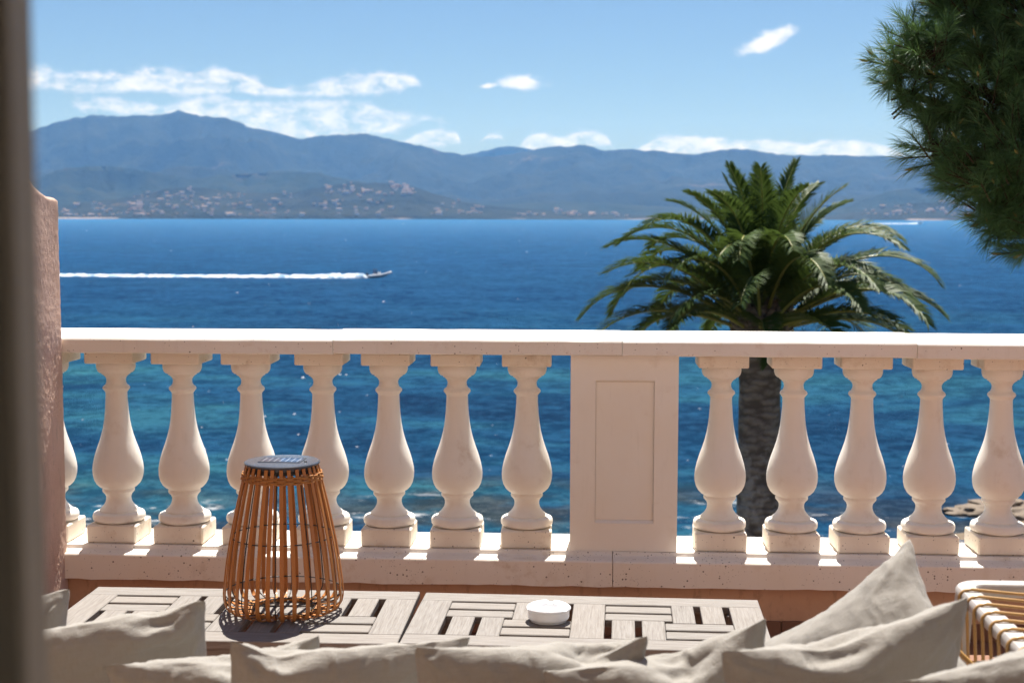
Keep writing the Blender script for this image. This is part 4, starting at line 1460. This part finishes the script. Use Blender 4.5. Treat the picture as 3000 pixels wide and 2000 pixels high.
# ------------------------------------------------------------------ near shore
def build_shore():
    nx, ny = 120, 60
    X, Y = np.meshgrid(np.linspace(-70, 70, nx), np.linspace(5.47, 70, ny))
    edge = 60.5 + (fbm(X * 0.09, X * 0, 4, 4) - 0.5) * 7 + np.clip((X - 13) / 8, 0, 1) * 4.5
    t = Y - edge
    Z = -11.2 + 0.3 * (fbm(X * 0.1, Y * 0.1, 4, 2) - 0.5) - np.clip((t + 10) / 10, 0, 3) * 1.1 + (fbm(X * 0.5, Y * 0.5, 4, 7) - 0.5) * np.clip((t + 12) / 8, 0, 1) * 0.9
    V = np.stack([X.ravel(), Y.ravel(), Z.ravel()], 1)
    i, j = np.meshgrid(np.arange(nx - 1), np.arange(ny - 1))
    a = (j * nx + i).ravel()
    F = np.stack([a, a + 1, a + nx + 1, a + nx], 1)
    struct(link('garden_ground', np_mesh('garden_ground', V, F, M['garden'], True)), 'ground between the terrace and the shore')
    rnd = random.Random(6)
    spots = [(17.8, 65.4, 0.9, 'flat brown shore rock furthest left of the rocks behind the last baluster'), (19.2, 66.3, 1.2, 'largest brown shore rock behind the last baluster on the right'),
             (20.9, 65.6, 1.1, 'brown shore rock at the right border beside the last baluster'), (19.9, 64.3, 1.0, 'low brown shore rock in front of the largest one behind the last baluster')]
    for x, y, s, lab in spots:
        v, f = [], []
        n, m = 34, 20
        sd = rnd.randint(0, 99)
        for q in range(m + 1):
            ph = pi * q / m
            for p in range(n):
                th = 2 * pi * p / n
                d = Vector((sin(ph) * cos(th), sin(ph) * sin(th), cos(ph)))
                r = s * (0.50 + 0.95 * float(fbm(np.array(d.x * 2.4 + 5 + d.z), np.array(d.y * 2.4 + d.z * 1.7), 5, sd, 0.6)))
                v.append((x + d.x * r * 1.35, y + d.y * r, SEA + 0.02 + d.z * r * 0.42))
        for q in range(m):
            for p in range(n):
                f.append((q * n + p, q * n + (p + 1) % n, (q + 1) * n + (p + 1) % n, (q + 1) * n + p))
        o = MB().add(v, f).build('shore_rock', M['rock'], None, True, 45)
        tag(o, lab, 'rock', 'rocks at the water edge')


build_shore()


# ------------------------------------------------------------------ boats
def person(name, parent_loc, heading, cloth, label, seated=True):
    """small figure, one skinned body"""
    me = bpy.data.meshes.new(name)
    if seated:
        J = [(0, 0, 0.0, 0.15), (0, 0.02, 0.25, 0.15), (0, 0.03, 0.48, 0.17), (0, 0.03, 0.60, 0.065), (0, 0.02, 0.70, 0.09), (0, 0.03, 0.80, 0.095),
             (-0.19, 0.03, 0.50, 0.065), (-0.26, 0.12, 0.26, 0.05), (-0.16, 0.34, 0.20, 0.04), (0.19, 0.03, 0.50, 0.065), (0.26, 0.12, 0.26, 0.05), (0.16, 0.34, 0.20, 0.04),
             (-0.10, 0.08, -0.02, 0.10), (-0.12, 0.42, 0.0, 0.075), (-0.12, 0.44, -0.38, 0.05), (-0.12, 0.56, -0.42, 0.04), (0.10, 0.08, -0.02, 0.10), (0.12, 0.42, 0.0, 0.075), (0.12, 0.44, -0.38, 0.05), (0.12, 0.56, -0.42, 0.04)]
    else:
        J = [(0, 0, 0.0, 0.15), (0, 0.0, 0.25, 0.14), (0, 0.0, 0.48, 0.17), (0, 0.0, 0.60, 0.065), (0, 0.02, 0.70, 0.09), (0, 0.03, 0.80, 0.095),
             (-0.19, 0.0, 0.50, 0.065), (-0.25, 0.12, 0.26, 0.05), (-0.14, 0.36, 0.24, 0.04), (0.19, 0.0, 0.50, 0.065), (0.25, 0.12, 0.26, 0.05), (0.14, 0.36, 0.24, 0.04),
             (-0.10, 0.0, -0.05, 0.10), (-0.12, 0.05, -0.45, 0.075), (-0.12, 0.0, -0.82, 0.05), (-0.12, 0.12, -0.86, 0.04), (0.10, 0.0, -0.05, 0.10), (0.12, 0.05, -0.45, 0.075), (0.12, 0.0, -0.82, 0.05), (0.12, 0.12, -0.86, 0.04)]
    E_ = [(0, 1), (1, 2), (2, 3), (3, 4), (4, 5), (2, 6), (6, 7), (7, 8), (2, 9), (9, 10), (10, 11), (0, 12), (12, 13), (13, 14), (14, 15), (0, 16), (16, 17), (17, 18), (18, 19)]
    me.from_pydata([j[:3] for j in J], E_, [])
    me.materials.append(cloth)
    o = link(name, me, None, parent_loc, (0, 0, heading))
    sk = o.modifiers.new('skin', 'SKIN')
    for i, sv in enumerate(me.skin_vertices[0].data):
        sv.radius = (J[i][3], J[i][3] * 0.85)
        sv.use_root = i == 0
    sb = o.modifiers.new('sub', 'SUBSURF')
    sb.levels = sb.render_levels = 1
    hd = MB().lathe([(0.02, 0.66), (0.06, 0.68), (0.085, 0.74), (0.088, 0.79), (0.075, 0.86), (0.03, 0.90)], 12).build('head', M['skin'], o, True)
    hd.location = (0, 0.03, 0)
    MB().lathe([(0.095, 0.79), (0.096, 0.82), (0.082, 0.885), (0.03, 0.925)], 12).build('hair', M['hair'], o, True).location = (0, 0.02, 0)
    tag(o, label, 'person', 'people aboard the inflatable boat')
    return o


def build_boats():
    # inflatable boat heading right
    bx, by = -45.4, 310.5
    Bt = thing('inflatable_boat', 'grey inflatable motorboat speeding to the right ahead of its wake', 'boat', (bx, by, SEA + 0.05), radians(-2))
    Bt.rotation_euler.y = -0.075
    L, Wd = 5.3, 2.0
    path = []
    for s in (-1, 1):
        row = [(-L / 2, s * (Wd / 2 - 0.25), 0.48), (-L / 4, s * (Wd / 2 - 0.22), 0.50), (0.6, s * (Wd / 2 - 0.22), 0.56), (1.5, s * (Wd / 2 - 0.38), 0.72), (2.2, s * (Wd / 2 - 0.72), 0.90), (2.55, 0.0, 1.0)]
        path.append(row)
    full = path[0] + path[1][-2::-1]
    # resample
    pts = []
    for a, b in zip(full[:-1], full[1:]):
        for q in range(4):
            pts.append(Vector(a).lerp(Vector(b), q / 4))
    pts.append(Vector(full[-1]))
    rs = [0.25] * len(pts)
    rs[0] = rs[-1] = 0.10
    rs[1] = rs[-2] = 0.23
    MB().tube(pts, rs, 12).build('tube', M['rubber'], Bt, True)
    hv = []
    secs = [(-2.4, 0.75, 0.05, 0.42), (-1.0, 0.78, 0.05, 0.44), (0.5, 0.75, 0.12, 0.50), (1.5, 0.55, 0.32, 0.64), (2.3, 0.12, 0.70, 0.85)]
    for x, hw, zk, zt in secs:
        hv += [(x, -hw, zt), (x, -hw * 0.85, (zk + zt) / 2), (x, 0, zk), (x, hw * 0.85, (zk + zt) / 2), (x, hw, zt)]
    hf = []
    for i in range(len(secs) - 1):
        for q in range(4):
            hf.append((i * 5 + q, i * 5 + q + 1, (i + 1) * 5 + q + 1, (i + 1) * 5 + q))
        hf.append((i * 5, (i + 1) * 5, (i + 1) * 5 + 4, i * 5 + 4))
    hf += [(0, 4, 3, 2, 1)]
    MB().add(hv, hf).build('hull', M['engine'], Bt)
    MB().box(-0.35, 0.25, -0.35, 0.35, 0.45, 1.25, bev=0.08).build('console', M['hull'], Bt)
    MB().box(-1.35, -0.75, -0.4, 0.4, 0.45, 0.92, bev=0.06).build('seat', M['hull'], Bt)
    en = MB().box(-2.95, -2.45, -0.22, 0.22, 0.65, 1.25, bev=0.07).build('engine', M['engine'], Bt)
    MB().box(-2.85, -2.65, -0.06, 0.06, -0.1, 0.66).build('engine_leg', M['engine'], en)
    person('person', (bx - 0.85, by + 0.30, SEA + 1.08), -pi / 2, M['dark_cloth'], 'person in dark clothing steering at the boat console')
    person('person', (bx - 1.25, by - 0.25, SEA + 1.06), -pi / 2, M['red_cloth'], 'person in maroon clothing seated nearer the stern')

    # wake: low churned ridge of foam trailing left
    def wake(name, label, x0, y0, length, slope, wid, hgt, seed, n=420, m=13):
        t = np.linspace(0, 1, n)
        X, Y, Z = [], [], []
        tt, vv = np.meshgrid(t, np.linspace(-1, 1, m), indexing='ij')
        w = wid * (0.35 + 0.65 * np.clip(tt * 14, 0, 1)) * (0.62 + 0.75 * fbm(tt * length / 9, tt * 0, 4, seed))
        X = x0 - tt * length
        Yc = y0 + tt * length * slope + (fbm(tt * length / 14, tt * 0 + 3, 3, seed + 4) - 0.5) * wid * 0.5
        Y = Yc + vv * w
        bump = np.clip(1 - vv ** 2, 0, 1) ** 0.7
        Z = SEA - 0.06 + bump * hgt * (0.35 + 1.2 * fbm(X / 1.4, Y / 1.6, 4, seed + 8)) * (0.55 + 0.9 * np.exp(-tt * 9)) * np.clip(tt * 60 + 0.4, 0, 1)
        V = np.stack([X.ravel(), Y.ravel(), Z.ravel()], 1)
        i, j = np.meshgrid(np.arange(n - 1), np.arange(m - 1), indexing='ij')
        a = (i * m + j).ravel()
        F = np.stack([a, a + 1, a + m + 1, a + m], 1)
        o = link(name, np_mesh(name, V, F, M['foam'], True))
        o['kind'] = 'stuff'
        o['label'] = label
        o['category'] = 'wake'
    wake('wake_foam', 'long white wake trailing left behind the inflatable boat', bx - 2.6, by, 96, 0.06, 2.6, 0.85, 3)
    # distant motorboat
    D = thing('motorboat', 'tiny white motorboat with a short wake far out beyond the palm', 'boat', (640, 2784, SEA), 0)
    MB().add([(-4, -1.4, 0), (-4, 1.4, 0), (3, -1.2, 0.2), (3, 1.2, 0.2), (5.5, 0, 0.9), (-4, -1.5, 1.3), (-4, 1.5, 1.3), (3, -1.4, 1.6), (3, 1.4, 1.6), (6.2, 0, 2.0)],
             [(0, 1, 3, 2), (2, 3, 4), (0, 5, 6, 1), (0, 2, 7, 5), (1, 6, 8, 3), (2, 4, 9, 7), (3, 8, 9, 4), (5, 7, 8, 6), (7, 9, 8)]).build('hull', M['hull'], D)
    cb = MB().box(-1.8, 1.6, -1.0, 1.0, 1.45, 3.0, bev=0.25).build('cabin', M['hull'], D)
    MB().box(-1.4, 1.3, -1.02, 1.02, 2.1, 2.7).build('window_band', M['pane'], cb)
    wake('wake_foam', 'short white wake of the distant motorboat', 635, 2784, 85, 0.02, 12, 1.8, 19, 120, 9)


build_boats()


def build_glint_mounds():  # added white mounds that stand in for sun glints on the water
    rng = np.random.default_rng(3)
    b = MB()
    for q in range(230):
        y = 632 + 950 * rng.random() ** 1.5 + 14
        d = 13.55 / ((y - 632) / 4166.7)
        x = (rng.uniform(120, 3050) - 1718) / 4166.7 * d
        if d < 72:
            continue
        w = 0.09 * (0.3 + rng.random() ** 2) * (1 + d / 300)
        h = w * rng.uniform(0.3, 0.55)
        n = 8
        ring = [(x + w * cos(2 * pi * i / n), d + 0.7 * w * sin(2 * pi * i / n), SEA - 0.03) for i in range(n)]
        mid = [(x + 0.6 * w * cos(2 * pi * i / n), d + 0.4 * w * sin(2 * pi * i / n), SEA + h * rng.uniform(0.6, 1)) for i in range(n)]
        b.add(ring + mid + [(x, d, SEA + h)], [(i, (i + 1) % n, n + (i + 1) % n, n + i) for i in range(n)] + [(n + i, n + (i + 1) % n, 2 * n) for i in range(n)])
    o = b.build('painted_glints', M['foam'], None, True)
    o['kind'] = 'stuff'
    o['label'] = 'scattered white mounds standing in for sun glints on the sea'


build_glint_mounds()


# ------------------------------------------------------------------ houses across the bay
def build_houses():
    rnd = random.Random(17)
    az, Rf, Z, _o = COAST
    nr, na = Z.shape
    Rm = Rf
    k = 1.2755

    def house_mesh(w, d, h, wall, hip):
        b = MB().box(-w / 2, w / 2, -d / 2, d / 2, -4, h)
        e = 0.5
        rh = d * 0.24
        x = w / 2 - (d / 2 if hip else 0)
        v = [(-w / 2 - e, -d / 2 - e, h), (w / 2 + e, -d / 2 - e, h), (w / 2 + e, d / 2 + e, h), (-w / 2 - e, d / 2 + e, h), (-max(x, 0.5), 0, h + rh), (max(x, 0.5), 0, h + rh)]
        b.add(v, [(0, 1, 5, 4), (2, 3, 4, 5), (1, 2, 5), (3, 0, 4), (0, 3, 2, 1)], 1)
        for st in range(2 if h > 5 else 1):
            for q in range(max(2, int(w / 3.2))):
                xx = -w / 2 + 1.6 + q * 3.2
                if xx < w / 2 - 1:
                    b.box(xx - 0.6, xx + 0.6, -d / 2 - 0.06, -d / 2 + 0.02, 1 + st * 3, 2.6 + st * 3, 2)
        return b.mesh('house', [M[wall], M['roof_tile'], M['pane']])
    vs = [house_mesh(w, d, h, wl, hp) for w, d, h, wl, hp in ((14, 9, 6.2, 'house_white', True), (18, 10, 6.5, 'house_pink', False), (12, 9, 4.2, 'house_cream', True), (22, 11, 9.0, 'house_white', False), (16, 10, 6.2, 'house_pink', True), (26, 12, 9.5, 'house_cream', False))]
    clusters = [
        ('small pale house in the town at the left end of the far shore', 'houses at the left end of the far shore', (140, 330, 468, 497), 52),
        ('small pale house on the slope above the long beach', 'houses above the long beach', (300, 540, 434, 496), 82),
        ('small pale house scattered low behind the middle of the far shore', 'houses behind the middle of the far shore', (540, 900, 442, 497), 62),
        ('small pale house in the cluster high on the far hillside', 'houses high on the far hillside', (735, 985, 422, 448), 66),
        ('small pale house near the dark point of the far shore', 'houses near the dark point', (985, 1110, 456, 495), 24),
        ('small pale house along the shore left of the palm', 'houses along the shore beside the palm', (1180, 1450, 474, 497), 36),
        ('small pale house on the far slope between palm and pine', 'houses between palm and pine', (1985, 2230, 462, 497), 50)]
    cx0 = (az[0], az[-1])
    n = 0
    for label, group, (x0, x1, y0, y1), cnt in clusters:
        placed, tries = 0, 0
        while placed < cnt and tries < cnt * 60:
            tries += 1
            x = rnd.uniform(x0, x1)
            y = y1 - (y1 - y0) * (rnd.random() ** 1.25)
            a, e = azel(x * k, y * k)
            i = int(round((a - az[0]) / (az[1] - az[0])))
            if not 0 < i < na - 1:
                continue
            el = np.arctan2(Z[:, i] - CAM_H, Rm[:, i])
            hit = np.where(el >= e)[0]
            if len(hit) == 0:
                continue
            j = hit[0]
            if vnoise(x * 0.035, y * 0.08, 3) < 0.33:
                continue
            R = Rm[j, i]
            o = link('house', rnd.choice(vs), None, (R * sin(a), R * cos(a), float(Z[j, i]) + 0.5), (0, 0, -a + rnd.uniform(-0.6, 0.6)))
            s = rnd.uniform(0.5, 1.0)
            o.scale = (s, s, s)
            tag(o, label, 'house', group)
            placed += 1
            n += 1
    # everything further up the slopes that nobody could count
    return n


build_houses()
